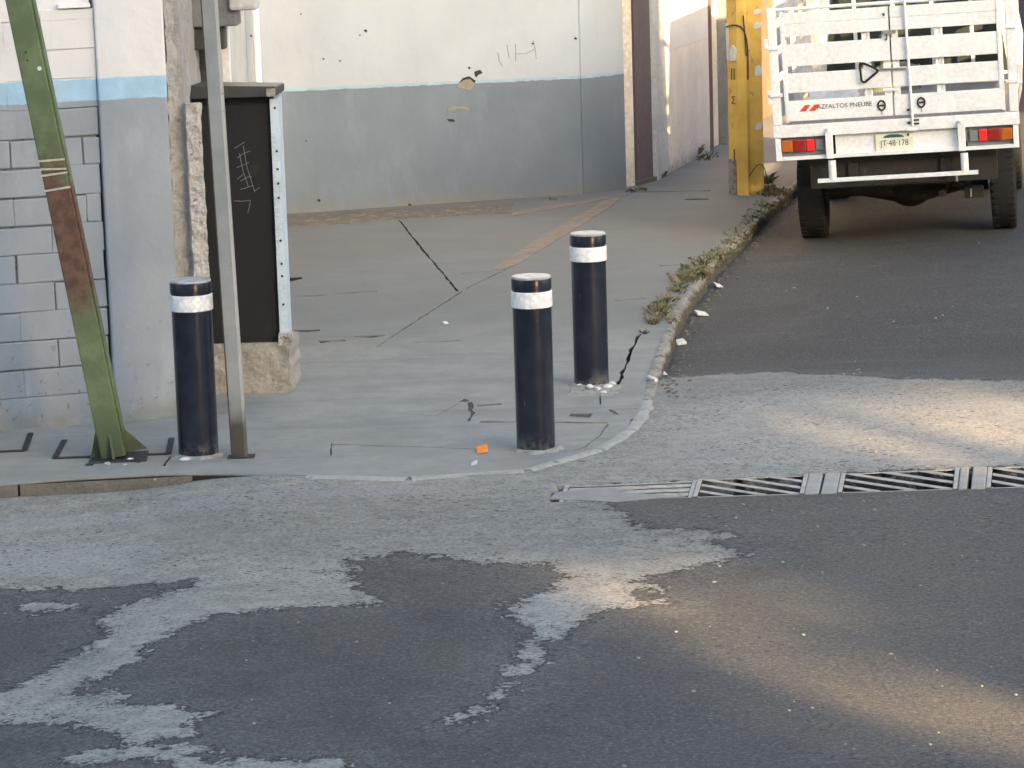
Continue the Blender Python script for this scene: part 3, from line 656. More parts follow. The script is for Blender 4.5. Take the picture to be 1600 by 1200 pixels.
# ---------------------------------------------------------------- black street cabinet on its plinth
cab = empty('street_cabinet', (-1.46, 17.05, 0)); tag(cab, 'tall black metal cabinet with flat cap, scratched door and pale edge strip on concrete plinth', 'cabinet')
rough = rough_grid('plinth', (-.235, -.02, 0), (.455, -.03, 0), (0, 0, .285), 30, 20, .012, 'plinth', cab, 9, .42, 3, .01)
pt = MB().box((-.225, -.02, .268), (.215, .38, .283), bevel=.006).build('plinth_top', 'plinth', cab)
body = MB().box((-.245, .0, .284), (.165, .34, 1.66), bevel=.004).build('body', 'black_panel', cab)
MB().box((-.235, -.004, .31), (.150, .003, 1.62), bevel=.002).build('door', 'black_panel', cab)
strip = MB().box((.167, -.028, .30), (.212, -.012, 1.65), bevel=.003).box((.205, -.012, .30), (.212, .30, 1.65)).build('edge_strip', 'pale_strip', cab)
for zz in (1.60, 1.36, 1.26, 1.18, 1.10, .86, .73, .66, .50): MB().tube((.195, -.033, zz), (.195, -.026, zz), .007, n=12).build('bolt', 'dark_steel', strip)
cap = MB().prism([(-.265, -.07), (.205, -.07), (.225, .36), (-.245, .36)], 1.665, lambda p: 1.722+.02*(1 if p[0] < 0 else 0)-.012*(p[1] > 0)).build('cap', 'dark_cap', cab, bevel=.006)
MB().box((.155, -.078, 1.668), (.205, -.071, 1.712), bevel=.002).build('cap_plate', 'plinth', cab)
rough_grid('mortar_lump', (.16, -.05, .27), (.075, 0, 0), (0, 0, .07), 8, 8, .022, 'mortar', cab, 14, .06, 5, .02)
def on_cab(pxs, off, nm, m):
    out = [gy(px, py, 17.046-off)-Vector((-1.46, 17.05, 0)) for px, py in pxs]
    mb = MB(); f = [mb.bm.verts.new(p) for p in out]; k = [mb.bm.verts.new(p+Vector((0, off, 0))) for p in out]; n = len(f); mb.bm.faces.new(f)
    for i in range(n): mb.bm.faces.new((f[i], k[i], k[(i+1) % n], f[(i+1) % n]))
    bmesh.ops.recalc_face_normals(mb.bm, faces=mb.bm.faces); mb.build(nm, m, cab)
M['scratch'] = weathered('scratched_metal', (.20, .20, .20), .6)
for st_ in ([(366, 232), (374, 227), (382, 222)], [(371, 247), (380, 240), (391, 236)], [(370, 262), (377, 259), (389, 254)], [(371, 280), (380, 272)], [(376, 283), (386, 277), (393, 276)], [(376, 296), (384, 294), (394, 290)], [(380, 228), (386, 262), (398, 300)], [(374, 240), (380, 268), (388, 292)], [(366, 314), (378, 314.5), (391, 313)], [(391, 313), (390, 322), (387, 333)], [(398, 298), (406, 293)]):
    scribble(st_, 'scratch', .8, on_cab, 'scratch', .004)

# ---------------------------------------------------------------- bollards
def bollard(x, y, h, r, label, rz):
    e = empty('bollard', (x, y, 0), (0, 0, rz)); tag(e, label, 'bollard', 'black bollards with white reflective bands')
    MB().lathe([(r*.985, -.05), (r*.985, h-.152), (r*.985, h-.006), (r*.97, h-.001)]).build('post', 'bollard', e, True)
    MB().lathe([(r*1.0, h-.148), (r*1.045, h-.144), (r*1.045, h-.070), (r*1.0, h-.066)]).build('reflective_band', 'tape', e, True)
    MB().lathe([(r*.985, h-.058), (r*1.02, h-.056), (r*1.02, h-.012), (r*1.0, h-.004)]).build('collar', 'bollard', e, True)
    MB().lathe([(r*1.0, h-.004), (r*1.01, h), (r*.97, h+.007), (r*.5, h+.010), (.001, h+.011)]).build('cap', 'cap', e, True)
    bm = bmesh.new(); n = 60; R1 = []; R2 = []; R3 = []
    for i in range(n):
        a = 2*math.pi*i/n; nz = noise.fractal(Vector((math.cos(a)*2+x*7, math.sin(a)*2, y)), 1, 2, 4)
        d = Vector((math.cos(a), math.sin(a), 0))
        R1.append(bm.verts.new(d*r*.95+Vector((0, 0, .016)))); R2.append(bm.verts.new(d*r*(1.12+.16*nz)+Vector((0, 0, .013+.006*nz)))); R3.append(bm.verts.new(d*r*(1.32+.34*nz)+Vector((0, 0, -.004))))
    for A, B in ((R1, R2), (R2, R3)):
        for i in range(n): bm.faces.new((A[i], A[(i+1) % n], B[(i+1) % n], B[i]))
    bm.faces.new(R1); bmesh.ops.recalc_face_normals(bm, faces=bm.faces); q = MB(); q.bm.free(); q.bm = bm; q.build('mortar_collar', 'conc_base', e)
    return e
M['conc_base'] = weathered('mortar_skirt', (.27, .262, .245), .95, scale=12, bump=.8, bscale=50)
p = g(309, 715); bollard(p.x, p.y+.06, .893, .103, 'black bollard beside the grey steel pole, leftmost of the three', 1.0)
p = g(838, 706); bollard(p.x, p.y+.06, .875, .0985, 'black bollard at the rounded kerb corner, lowest in the picture of the middle two', 2.2)
p = g(925, 604); bollard(p.x, p.y+.06, .852, .0985, 'black bollard standing in broken concrete near the weedy kerb', 3.9)
rub = MB()
def rock(name, px, py, r, m, label=None, cat=None, sq=.5, seed=0, z=0., parent=None, kind=None):
    bm = bmesh.new(); bmesh.ops.create_icosphere(bm, subdivisions=2, radius=1)
    c = g(px, py, z)
    for v in bm.verts:
        h = 1+.35*noise.noise(v.co*1.3+Vector((seed*3.1, seed, 0))); v.co = Vector((v.co.x*r*h, v.co.y*r*h*.8, v.co.z*r*h*sq))
    q = MB(); q.bm.free(); q.bm = bm; o = q.build(name, m, parent, loc=(c.x, c.y, z+r*sq*.5)); o.rotation_euler.z = seed
    return tag(o, label, cat, kind=kind)
rc = rough_grid('concrete_patch', g(884, 620)+Vector((0, 0, .004)), g(960, 618)-g(884, 620), g(900, 603)-g(886, 621), 24, 16, .014, 'plinth', None, 9, .03, 6, .03)
tag(rc, 'broken stained concrete patch round the foot of the far bollard', 'concrete patch')
for i, (px, py, r) in enumerate(((907, 604, .022), (921, 606, .026), (934, 609, .024), (943, 614, .018), (951, 606, .03), (957, 601, .024))):
    rock('rubble', px, py, r, 'paper', 'white lump of mortar at the foot of the bollard in broken concrete', 'rubble', .5, i, .004)['group'] = 'white mortar lumps round the far bollard'
rock('rubble', 290, 719, .03, 'paper', 'white mortar chip at the foot of the leftmost bollard', 'rubble', .35, 4)

# ---------------------------------------------------------------- poles
gp0 = g(181, 716); gt = gy(33, 2, gp0.y); lean = math.atan2(gt.x-gp0.x, gt.z)
gpz = empty('leaning_post', gp0, (0, lean, R(4))); tag(gpz, 'leaning green steel post with a rusty middle and gusseted foot', 'post')
hw = .067
MB().box((-hw, -hw, .015), (hw*.86, hw, 3.4), bevel=.008).build('shaft', 'green_post', gpz)
MB().box((hw*.88, -hw*.8, .13), (hw*1.05, hw*.8, 3.4), bevel=.003).build('edge_flange', 'green_post', gpz)
bp = MB().box((-.13, -.12, -.008), (.16, .12, .010), Matrix.Rotation(-lean, 4, 'Y'), .004).build('base_plate', 'dark_steel', gpz)
def gusset(pts, thick, ax):
    mb = MB(); lo = []; hi = []
    for a, z in pts:
        p0 = Vector((a, -thick, z)) if ax == 'x' else Vector((-thick, a, z)); p1 = Vector((a, thick, z)) if ax == 'x' else Vector((thick, a, z))
        lo.append(mb.bm.verts.new(p0)); hi.append(mb.bm.verts.new(p1))
    mb.bm.faces.new(lo); mb.bm.faces.new(hi[::-1]); n = len(lo)
    for i in range(n): mb.bm.faces.new((lo[i], lo[(i+1) % n], hi[(i+1) % n], hi[i]))
    bmesh.ops.recalc_face_normals(mb.bm, faces=mb.bm.faces); return mb.build('gusset', 'green_post', gpz)
gusset([(-hw, .17), (-.135, .0), (-hw, .0)], .004, 'x'); gusset([(hw*.86, .16), (.165, .02), (hw*.86, .02)], .004, 'x'); gusset([(-hw, .14), (-.125, .02), (-hw, .02)], .006, 'y')
M['strap'] = weathered('pale_plastic_strap', (.46, .45, .36), .6)
for zz, tl in ((1.545, .10), (1.50, .16), (1.475, .05), (1.40, .02)):
    mt = Matrix.Translation((0, 0, zz)) @ Matrix.Rotation(tl, 4, 'Y'); MB().box((-hw-.003, -hw-.003, -.005), (hw*.9, hw+.003, .005), mt, .001).build('strap', 'strap', gpz)
MB().tube((.03, -hw-.006, 2.0), (.03, -hw+.002, 2.0), .011, n=16).build('sticker', 'paper', gpz)
MB().tube((-.02, -hw-.003, 2.09), (-.02, -hw+.002, 2.09), .006, n=12).build('bolt_hole', 'dark_steel', gpz)
MB().tube((-.02, -hw-.003, 2.05), (-.02, -hw+.002, 2.05), .006, n=12).build('bolt_hole', 'dark_steel', gpz)
for i, (px, py, r, m) in enumerate(((150, 722, .018, 'dark_steel'), (168, 726, .022, 'mortar'), (185, 722, .012, 'dark_steel'), (203, 720, .024, 'paper'), (216, 722, .02, 'dark_steel'), (140, 727, .02, 'dark_steel'), (195, 727, .016, 'mortar'))):
    rock('debris', px, py, r, m, 'small bit of debris at the foot of the leaning green post', 'debris', .4, i+20)['group'] = 'debris round the leaning post foot'
# thin galvanised pole (lipped channel)
sp0 = g(375, 714); s1 = gy(327, 2, sp0.y); ln = math.atan2(s1.x-sp0.x, s1.z)
sp_ = empty('steel_pole', sp0, (0, ln, 0)); tag(sp_, 'grey galvanised steel channel pole with rusty foot next to the left bollard', 'pole')
s = NB('galvanised_pole', .5, .1, .5); z = s.sep()[2]
c = s.mix(s.ramp(s.noise(5, 5), .35, .7), (.27, .29, .28), (.35, .36, .345))
c = s.mix(s.ramp(s.math('ADD', z, s.math('MULTIPLY', s.noise(9, 5), .2)), .42, .22), c, (.075, .068, .055))
c = s.mix(s.ramp(s.noise(26, 5, .65), .66, .70), c, (.15, .10, .07))
M['pole'] = s.done(c, s.bump(s.noise(60, 3), .2, .002))
MB().prism([(-.040, -.022), (.028, -.034), (.040, -.022), (.040, .02), (.034, .02), (.034, -.018), (.026, -.028), (-.034, -.016), (-.034, .02), (-.040, .02)], 0, 3.6).build('channel', 'pole', sp_)
MB().box((-.041, -.027, .0), (-.035, -.020, 3.6)).build('lip', 'dark_cap', sp_)
MB().box((-.06, -.05, -.004), (.075, .04, .006), bevel=.002).build('base_plate', 'dark_steel', sp_)

# yellow concrete post
yp = g(1169, 305); ye = empty('concrete_post', (yp.x, yp.y+.14, 0), (0, 0, R(-6))); tag(ye, 'yellow painted concrete post with torn paper at the kerb behind the bollards', 'post')
MB().prism([(-.145, -.03), (-.06, -.135), (.0, -.15), (.018, -.15), (.04, -.105), (.145, -.08), (.145, .12), (-.145, .12)], -.02, 7).build('shaft', 'yellow', ye)
MB().prism([(-.150, -.035), (-.085, -.1145), (-.078, -.10), (-.140, -.02)], .0, .30).build('bare_corner', 'yellow_bare', ye)
M['mark'] = weathered('dark_paint_mark', (.14, .07, .05), .8)
def ymark(body, x, z, size, yo=-.120):
    m_ = Matrix.Translation((x, yo, z)) @ Matrix.Rotation(R(-51), 4, 'Z') @ Matrix.Rotation(R(90), 4, 'X'); text('marking', body, size, 'mark', m_, ye, .002)
ymark('II', -.098, 1.02, .14, -.093); ymark('Σ', -.098, .80, .09, -.093); ymark('I', -.098, .33, .16, -.093)
def scrap(pts, m='paper', ang=-51, c=(-.10, -.092), name='torn_paper'):
    q = MB(); mt = Matrix.Translation((c[0], c[1], 0)) @ Matrix.Rotation(R(ang), 4, 'Z')
    v = [q.bm.verts.new(mt @ Vector((x, -.006-.002*(i % 2), z))) for i, (x, z) in enumerate(pts)]; k = [q.bm.verts.new(mt @ Vector((x, .004, z))) for x, z in pts]
    q.bm.faces.new(v)
    for i in range(len(v)): q.bm.faces.new((v[i], k[i], k[(i+1) % len(v)], v[(i+1) % len(v)]))
    bmesh.ops.recalc_face_normals(q.bm, faces=q.bm.faces); q.build(name, m, ye)
scrap([(-.03, 1.13), (.045, 1.14), (.06, 1.23), (.01, 1.27), (-.035, 1.22)])
scrap([(-.07, 1.15), (-.045, 1.14), (-.05, 1.45), (-.075, 1.45)])
for zz, hh in ((1.52, .05), (1.40, .06), (1.0, .10), (.55, .06)):
    scrap([(-.02, zz), (.03, zz+.01), (.045, zz+hh*.7), (.02, zz+hh), (-.015, zz+hh*.8)], ang=13, c=(.105, -.089))
def wire(pts, r, m, parent, name='wire'):
    cu = bpy.data.curves.new(name, 'CURVE'); cu.dimensions = '3D'; cu.bevel_depth = r; cu.bevel_resolution = 2; sp2 = cu.splines.new('NURBS'); sp2.points.add(len(pts)-1)
    for q_, p_ in zip(sp2.points, pts): q_.co = (*p_, 1)
    sp2.use_endpoint_u = True; sp2.order_u = 3
    t = bpy.data.objects.new('t', cu); COL.objects.link(t); me = bpy.data.meshes.new_from_object(t.evaluated_get(bpy.context.evaluated_depsgraph_get())); bpy.data.objects.remove(t)
    me.materials.clear(); me.materials.append(M[m]); o = bpy.data.objects.new(name, me); COL.objects.link(o); o.parent = parent; return o
wire([(-.15, -.06, 1.42), (-.09, -.14, 1.45), (0, -.165, 1.42), (.03, -.16, 1.30), (.035, -.15, 1.12), (.03, -.14, .98)], .006, 'dark_steel', ye)
wire([(0, -.165, 1.52), (.012, -.17, 1.35), (.02, -.165, 1.18)], .006, 'dark_steel', ye)
wire([(.03, -.14, .16), (.07, -.16, .24), (.13, -.14, .27), (.17, -.12, .2), (.19, -.1, .05)], .004, 'dark_steel', ye)

# ---------------------------------------------------------------- small things on the ground
def litter(px, py, wd, dp, m, label, z=0., ang=0., hgt=.012, cat='litter', nm='litter'):
    c = g(px, py, z); q = MB(); q.box((-wd/2, -dp/2, .0), (wd/2, dp/2, hgt), bevel=.003)
    for v in q.bm.verts: v.co.z += .010*math.sin(v.co.x*60+px)+.008*(v.co.y > 0)
    for v in q.bm.verts: v.co.z = max(v.co.z, .001)
    o = q.build(nm, m, None, loc=(c.x, c.y, z+.001)); o.rotation_euler.z = ang; return tag(o, label, cat)
litter(753, 708, .058, .03, 'orange', 'small orange plastic piece on the pavement left of the middle bollard', 0, .2, .03, 'plastic piece', 'plastic_piece')
litter(696, 506, .03, .05, 'paper', 'white paper scrap on the pavement below the slab joints', 0, .3)
litter(741, 727, .03, .04, 'paper', 'tiny white scrap on the pavement edge below the orange piece')
rz = lambda px, py: float(road_z(g(px, py, -.08).x, g(px, py, -.08).y))
for px, py, wd, lab in ((1122, 449, .05, 'folded white scrap in the gutter, farthest of the gutter litter'), (1096, 493, .075, 'long white scrap lying in the gutter on dark asphalt'), (1063, 538, .06, 'white crumpled scrap in the gutter below the weeds'), (1034, 586, .05, 'white scrap at the foot of the kerb near the dusty patch')):
    litter(px, py, wd, .09, 'paper', lab, rz(px, py), .2, .018)
litter(1019, 601, .02, .09, 'paper', 'thin white strip standing at the kerb end', -.02, .5, .03)
rnd = random.Random(11)
peb = bmesh.new()
for k in range(260):
    px = rnd.uniform(-40, 1640); py = rnd.choice([rnd.uniform(740, 1200), rnd.uniform(560, 900), rnd.uniform(380, 620)])
    if py < 740 and px < 1060 + max(0, (560-py))*1.0: continue
    c = g(px, py, -.02); c.z = float(road_z(c.x, c.y)); r = rnd.uniform(.003, .009)
    q = bmesh.ops.create_icosphere(peb, subdivisions=1, radius=r)
    for v in q['verts']: v.co = Vector((v.co.x*rnd.uniform(.7, 1.4), v.co.y*rnd.uniform(.7, 1.4), v.co.z*.6)) + c + Vector((0, 0, r*.3))
q = MB(); q.bm.free(); q.bm = peb; tag(q.build('gravel', 'plinth'), 'scattered grit on the road', 'gravel', kind='stuff')
peb = bmesh.new()
for k in range(300):
    i = rnd.random(); t = rnd.uniform(0, 1); yy = rnd.uniform(16.5, 26); xx = float(np.interp(yy, KY[13:], KX[13:]))+.09+abs(rnd.gauss(0, .06)); r = rnd.uniform(.004, .014)
    q = bmesh.ops.create_icosphere(peb, subdivisions=1, radius=r)
    for v in q['verts']: v.co = Vector((v.co.x*rnd.uniform(.7, 1.4), v.co.y, v.co.z*.6)) + Vector((xx, yy, float(road_z(xx, yy))+r*.3))
q = MB(); q.bm.free(); q.bm = peb; tag(q.build('gutter_grit', 'conc_dark'), 'grit lying in the gutter', 'gravel', kind='stuff')
# weeds
s = NB('weed_leaf', .6, 0, .3); inf = s.n('ShaderNodeTexNoise'); inf.inputs['Scale'].default_value = 9; s.l(s.co, inf.inputs['Vector'])
M['weed'] = s.done(s.mix(s.ramp(inf.outputs['Fac'], .36, .54), (.07, .095, .035), (.22, .19, .12)))
def weeds(name, spots, label, seed):
    rnd = random.Random(seed); bm = bmesh.new()
    for c, n, hgt, rad in spots:
        for k in range(int(n*.6)):
            a = rnd.uniform(0, 6.28); rr = rnd.uniform(0, rad); hgt_ = hgt*.62; b = c+Vector((math.cos(a)*rr*.35, math.sin(a)*rr, 0)); d = Vector((math.cos(a+rnd.uniform(-1, 1)), math.sin(a), 0)); h = hgt_*rnd.uniform(.4, 1.1); wv = rnd.uniform(.004, .010); s_ = Vector((-d.y, d.x, 0))*wv
            l = h*rnd.uniform(.4, 1.3); P0, P1, P2 = b, b+d*l*.4+Vector((0, 0, h*.75)), b+d*l+Vector((0, 0, h*rnd.uniform(.45, 1.0)))
            v = [bm.verts.new(x_) for x_ in (P0-s_*.6, P0+s_*.6, P1+s_, P2, P1-s_)]; bm.faces.new(v)
    q = MB(); q.bm.free(); q.bm = bm; return tag(q.build(name, 'weed'), label, 'weeds', kind='stuff')
sp_list = []
for px, py, n, h, r in ((1026, 495, 60, .05, .2), (1035, 480, 60, .05, .2), (1064, 447, 60, .05, .2), (1079, 432, 60, .05, .2), (1095, 420, 60, .05, .2), (1126, 396, 60, .05, .25), (1144, 380, 60, .05, .25), (1161, 359, 60, .05, .3), (1178, 340, 60, .05, .3), (1195, 322, 80, .06, .3), (1021, 503, 120, .06, .14), (1028, 488, 150, .075, .22), (1042, 470, 110, .06, .2), (1055, 455, 90, .05, .2), (1070, 438, 160, .08, .3), (1088, 428, 190, .085, .35), (1102, 413, 120, .07, .3), (1118, 402, 130, .06, .35), (1135, 390, 60, .04, .3), (1152, 370, 50, .04, .3), (1170, 348, 50, .04, .3), (1187, 332, 60, .05, .3), (1045, 500, 60, .05, .2), (1008, 520, 40, .03, .08)):
    c = g(px, py, 0); sp_list.append((c, n, h, r))
weeds('kerb_weeds', sp_list, 'low green and straw weeds growing along the kerb', 2)
weeds('post_weeds', [(g(px, py), n, h, r) for px, py, n, h, r in ((1190, 300, 160, .10, .25), (1205, 303, 140, .07, .35), (1222, 300, 90, .06, .3), (1198, 285, 80, .12, .15))], 'weeds at the foot of the yellow post', 3)
weeds('wall_weeds', [(g(px, py), n, h, r) for px, py, n, h, r in ((985, 298, 60, .04, .15), (1003, 296, 60, .04, .15), (1036, 276, 70, .08, .1), (1085, 245, 60, .2, .05), (1098, 245, 140, .06, .4), (860, 310, 30, .03, .2))], 'weeds along the foot of the street wall', 4)

# ---------------------------------------------------------------- the truck
RW, LW = Vector((2.356, 23.635)), Vector((3.789, 23.355))
head = R(10.5); roll = R(-2.6)
fwd = Vector((math.sin(head), math.cos(head))); mid = (RW+LW)/2; rear = mid - fwd*.95
tz = float(road_z(mid.x, mid.y))
M_truck = (rear.x+.02, rear.y, tz)
T = empty('stake_truck', M_truck, (0, 0, -head)); tag(T, 'white stake-bed pickup truck parked with its slatted rear gate facing us', 'truck')
T.rotation_euler = (Matrix.Rotation(-head, 3, 'Z') @ Matrix.Rotation(roll, 3, 'Y')).to_euler()
TOP = 1.825
def tb(name, lo, hi, m='white_paint', parent=T, bevel=.004): return MB().box(lo, hi, bevel=bevel).build(name, m, parent)
def tt(name, a, b, r, m='white_paint', parent=T, n=14): return MB().tube(a, b, r, n=n).build(name, m, parent, smooth=True)
V = lambda v: TOP-v
# rear gate: two leaves of four planks
for sgn, (u0, u1), lab in ((-1, (-.775, -.012), 'left gate leaf with a printed red and black sign'), (1, (.0, .765), 'right gate leaf behind the lock rod')):
    gd = empty('gate_leaf', (0, 0, 0)); gd.parent = T; gd['label'] = lab
    for (a, b) in ((.04, .12), (.122, .213), (.27, .432), (.485, .628)): tb('plank', (u0, .0, V(b)), (u1, .022, V(a)), parent=gd, bevel=.003)
    tb('plank', (u0-.02*(sgn < 0), -.004, V(.838)), (u1+.03*(sgn > 0), .022, V(.686)), parent=gd, bevel=.004)
    tb('stile', (u0-.03 if sgn < 0 else u1+.002, -.006, V(.69 if sgn < 0 else .69)), (u0+.0 if sgn < 0 else u1+.03, .03, V(.035)), parent=gd)
    tb('inner_stile', (u1-.055 if sgn < 0 else u0+.004, .023, V(.69)), (u1-.0 if sgn < 0 else u0+.05, .05, V(.04)), parent=gd)
    cu_ = -.185 if sgn < 0 else .345
    tb('batten', (cu_-.03, .023, V(.69)), (cu_-.012, .045, V(.10)), parent=gd); tb('batten', (cu_+.012, .023, V(.69)), (cu_+.03, .045, V(.10)), parent=gd); tb('batten', (cu_-.012, .030, V(.69)), (cu_+.012, .04, V(.10)), parent=gd)
    if sgn < 0: leafL = gd
    else: leafR = gd
tt('top_rail', (-.83, .02, V(.012)), (.83, .02, V(.012)), .013)
# posts with hinge straps
for u in (-.865, .865):
    tb('corner_post', (u-.032, -.012, V(.86)), (u+.032, .05, V(-.004)), bevel=.006)
    for v in ((.29, .635) if u < 0 else (.24, .635)): tb('hinge', (u-.045 if u > 0 else u-.04, -.026, V(v+.014)), (u+.05 if u < 0 else u+.045, -.013, V(v-.012)), bevel=.003)
    tb('side_frame', (u*.915-.012, .0, V(.86)), (u*.915+.012, .045, V(.03)), 'white_paint', bevel=.003)
tb('hinge_tab', (-.93, -.01, V(.29)), (-.898, .03, V(.22)), bevel=.004); tb('hinge_tab', (.90, -.01, V(.66)), (.935, .03, V(.52)), bevel=.004); tb('hinge_tab', (-.925, -.01, V(.70)), (-.898, .03, V(.60)), bevel=.004)
# lock rod, handle, latches
tt('lock_rod', (.112, -.022, V(-.05)), (.128, -.022, V(.92)), .0105)
tb('rod_foot', (.085, -.04, V(.955)), (.16, -.02, V(.935)), 'white_paint')
for v in (.80, .895): tb('rod_clip', (.09, -.036, V(v+.008)), (.112, -.014, V(v-.008)), 'dark_steel', bevel=.002)
for v in (.878, .905): tb('rod_bolt', (.135, -.03, V(v+.006)), (.175, -.014, V(v-.006)), 'dark_steel', bevel=.002)
hd = MB()
tri = [(-.235, .445), (-.228, .572), (-.205, .580), (-.105, .505), (-.112, .488), (-.21, .438)]
for a, b in zip(tri, tri[1:]+tri[:1]): hd.tube((a[0], -.03, V(a[1])), (b[0], -.03, V(b[1])), .0085, n=10)
hd.build('handle', 'black_rubber', T, smooth=True)
tb('handle_bracket', (-.225, -.022, V(.445)), (-.16, -.004, V(.425)), 'white_paint')
tt('latch_bar', (-.10, -.02, V(.49)), (.10, -.02, V(.497)), .008, 'steel'); tb('latch_plate', (-.055, -.012, V(.215)), (.035, -.002, V(.235)), 'steel'); tb('latch_plate', (-.075, -.012, V(.655)), (.04, -.002, V(.632)), 'white_paint')
tb('latch_slot', (-.036, -.014, V(.285)), (-.026, -.001, V(.235)), 'dark_steel', bevel=.001)
tb('bolt', (-.05, -.006, V(.105)), (-.035, -.001, V(.085)), 'dark_steel', bevel=.001)
for u, v in ((-.093, .757), (.197, .752)):
    lo_ = MB(); pr = [(u+.026*math.cos(t), v+.035*math.sin(t)) for t in np.linspace(0, 2*math.pi, 17)[:-1]]
    for a, b in zip(pr, pr[1:]+pr[:1]): lo_.tube((a[0], -.012, V(a[1])), (b[0], -.012, V(b[1])), .006, n=8)
    lk = lo_.build('lock_ring', 'black_rubber', T, smooth=True)
    tb('lock_hub', (u-.018, -.012, V(v+.008)), (u+.018, -.004, V(v-.006)), 'dark_steel', lk); tb('pull', (u-.002, -.010, V(v+.07)), (u+.002, -.004, V(v+.035)), 'mid_grey', lk)
RX = Matrix.Rotation(R(90), 4, 'X')
text('sign_lettering', 'AZFALTOS PNEUBE', .046, 'ink', Matrix.Translation((-.365, -.0055, V(.742))) @ RX, leafL, .0008, 1.02)
for k in (0, 1):
    q = MB(); x0 = -.70+k*.07; q.prism([(x0, V(.768)), (x0+.05, V(.768)), (x0+.085, V(.722)), (x0+.045, V(.722))], 0, .0012)
    for v in q.bm.verts: v.co = Vector((v.co.x, -.0045-v.co.z, v.co.y))
    bmesh.ops.recalc_face_normals(q.bm, faces=q.bm.faces); q.build('sign_stripe', 'red_ink', leafL)
tb('floor_beam', (-.90, -.012, V(.955)), (.90, .06, V(.862)), bevel=.006)
tb('floor_line', (-.80, -.006, V(.862)), (.80, .05, V(.846)), 'mid_grey', bevel=.001)
# light bar under the floor beam
tb('tail_panel', (-.45, .03, V(1.115)), (.445, .06, V(.962)), bevel=.003)
tb('tail_lip', (-.89, -.01, V(1.124)), (.89, .03, V(1.098)), bevel=.003)
for sgn in (-1, 1):
    a, b = (-.89, -.525) if sgn < 0 else (.515, .89)
    tb('light_back', (a, .03, V(1.10)), (b, .05, V(.958)), 'mid_grey'); 
    tb('light_side', (a if sgn < 0 else b-.04, -.008, V(1.098)), (a+.04 if sgn < 0 else b, .028, V(.958)), bevel=.003)
    tl = empty('tail_light', (0, 0, 0)); tl.parent = T
    o_, i_ = (-.845, -.60) if sgn < 0 else (.845, .60)
    s_ = 1 if sgn < 0 else -1
    def seg(nm, t0, t1, m):
        x0, x1 = sorted((o_+(i_-o_)*t0, o_+(i_-o_)*t1)); tb(nm, (x0+.001, -.004, V(1.064)), (x1-.001, .029, V(.976)), m, tl, .008)
    seg('amber_lens', 0, .34, 'amber_lens'); seg('red_lens', .34, .74, 'red_lens'); seg('bright_lens', .74, 1., 'bright_red')
    x0, x1 = sorted((i_+s_*.005, i_+s_*.065)); tb('housing', (x0, .002, V(1.06)), (x1, .029, V(.98)), 'mid_grey', tl)
    u = -.49 if sgn < 0 else .478
    tb('bar_bracket', (u-.027, -.045, V(1.125)), (u+.027, -.0125, V(.915)), bevel=.006); tt('bracket_cap', (u, -.03, V(.93)), (u, -.03, V(.90)), .022, 'white_paint')
    tt('step_stub', (u+.012, -.035, V(1.14)), (u+.012, -.035, V(1.28)), .028, n=20)
tb('step_bar', (-.59, -.055, V(1.30)), (.585, -.015, V(1.27)), 'white_paint', bevel=.005)
tb('step_bolt', (.42, -.04, V(1.345)), (.435, -.02, V(1.30)), 'steel')
# licence plate
M['plate'] = weathered('licence_plate_enamel', (.66, .67, .58), .45, scale=14, var=.88, spot=(.5, .48, .40), spot_t=.66)
pl = tb('licence_plate', (-.155, .012, V(1.112)), (.125, .028, V(.97)), 'plate', bevel=.004)
q = MB(); q.prism([(-.10, V(1.0)), (.06, V(1.0)), (.045, V(.985)), (.01, V(.976)), (-.05, V(.976)), (-.085, V(.985))], 0, .0015)
for v in q.bm.verts: v.co = Vector((v.co.x, .0115-v.co.z, v.co.y))
bmesh.ops.recalc_face_normals(q.bm, faces=q.bm.faces); q.build('plate_arc', 'green_ink', pl)
text('plate_lettering', 'JT·48·178', .062, 'ink', Matrix.Translation((-.015, .0115, V(1.042))) @ RX, pl, .001, .86)
tt('plate_bolt', (.088, .012, V(.985)), (.088, .002, V(.985)), .009, 'dark_steel', pl)
# bed: floor, sides, bulkhead
BL = 3.1
tb('bed_floor', (-.87, .07, V(.95)), (.87, BL, V(.88)), 'mid_grey')
M['inner_grey'] = weathered('scuffed_shade_grey', (.42, .43, .44), .6, scale=4, var=.75)  # grey darkens cab and bed inside, shade put into the colour
for sgn in (-1, 1):
    sd_ = empty('side_rack', (0, 0, 0)); sd_.parent = T
    for (a, b) in ((.0, .09), (.16, .29), (.36, .49), (.56, .82)):
        x0, x1 = sorted((sgn*.845, sgn*.87)); tb('slat', (x0, .06, V(b)), (x1, BL, V(a)), 'inner_grey', sd_, .003)
    for yy in (.8, 1.6, 2.4, 3.02):
        x0, x1 = sorted((sgn*.81, sgn*.844)); tb('stake', (x0, yy, V(.88)), (x1, yy+.05, V(-.0)), 'inner_grey', sd_, .003)
for u in np.linspace(-.8, .8, 6): tb('bulkhead_post', (u-.015, BL, V(.88)), (u+.015, BL+.03, V(.0)), 'inner_grey')
for v in (.0, .82): tb('bulkhead_rail', (-.87, BL+.031, V(v+.05)), (.87, BL+.06, V(v)), 'inner_grey')
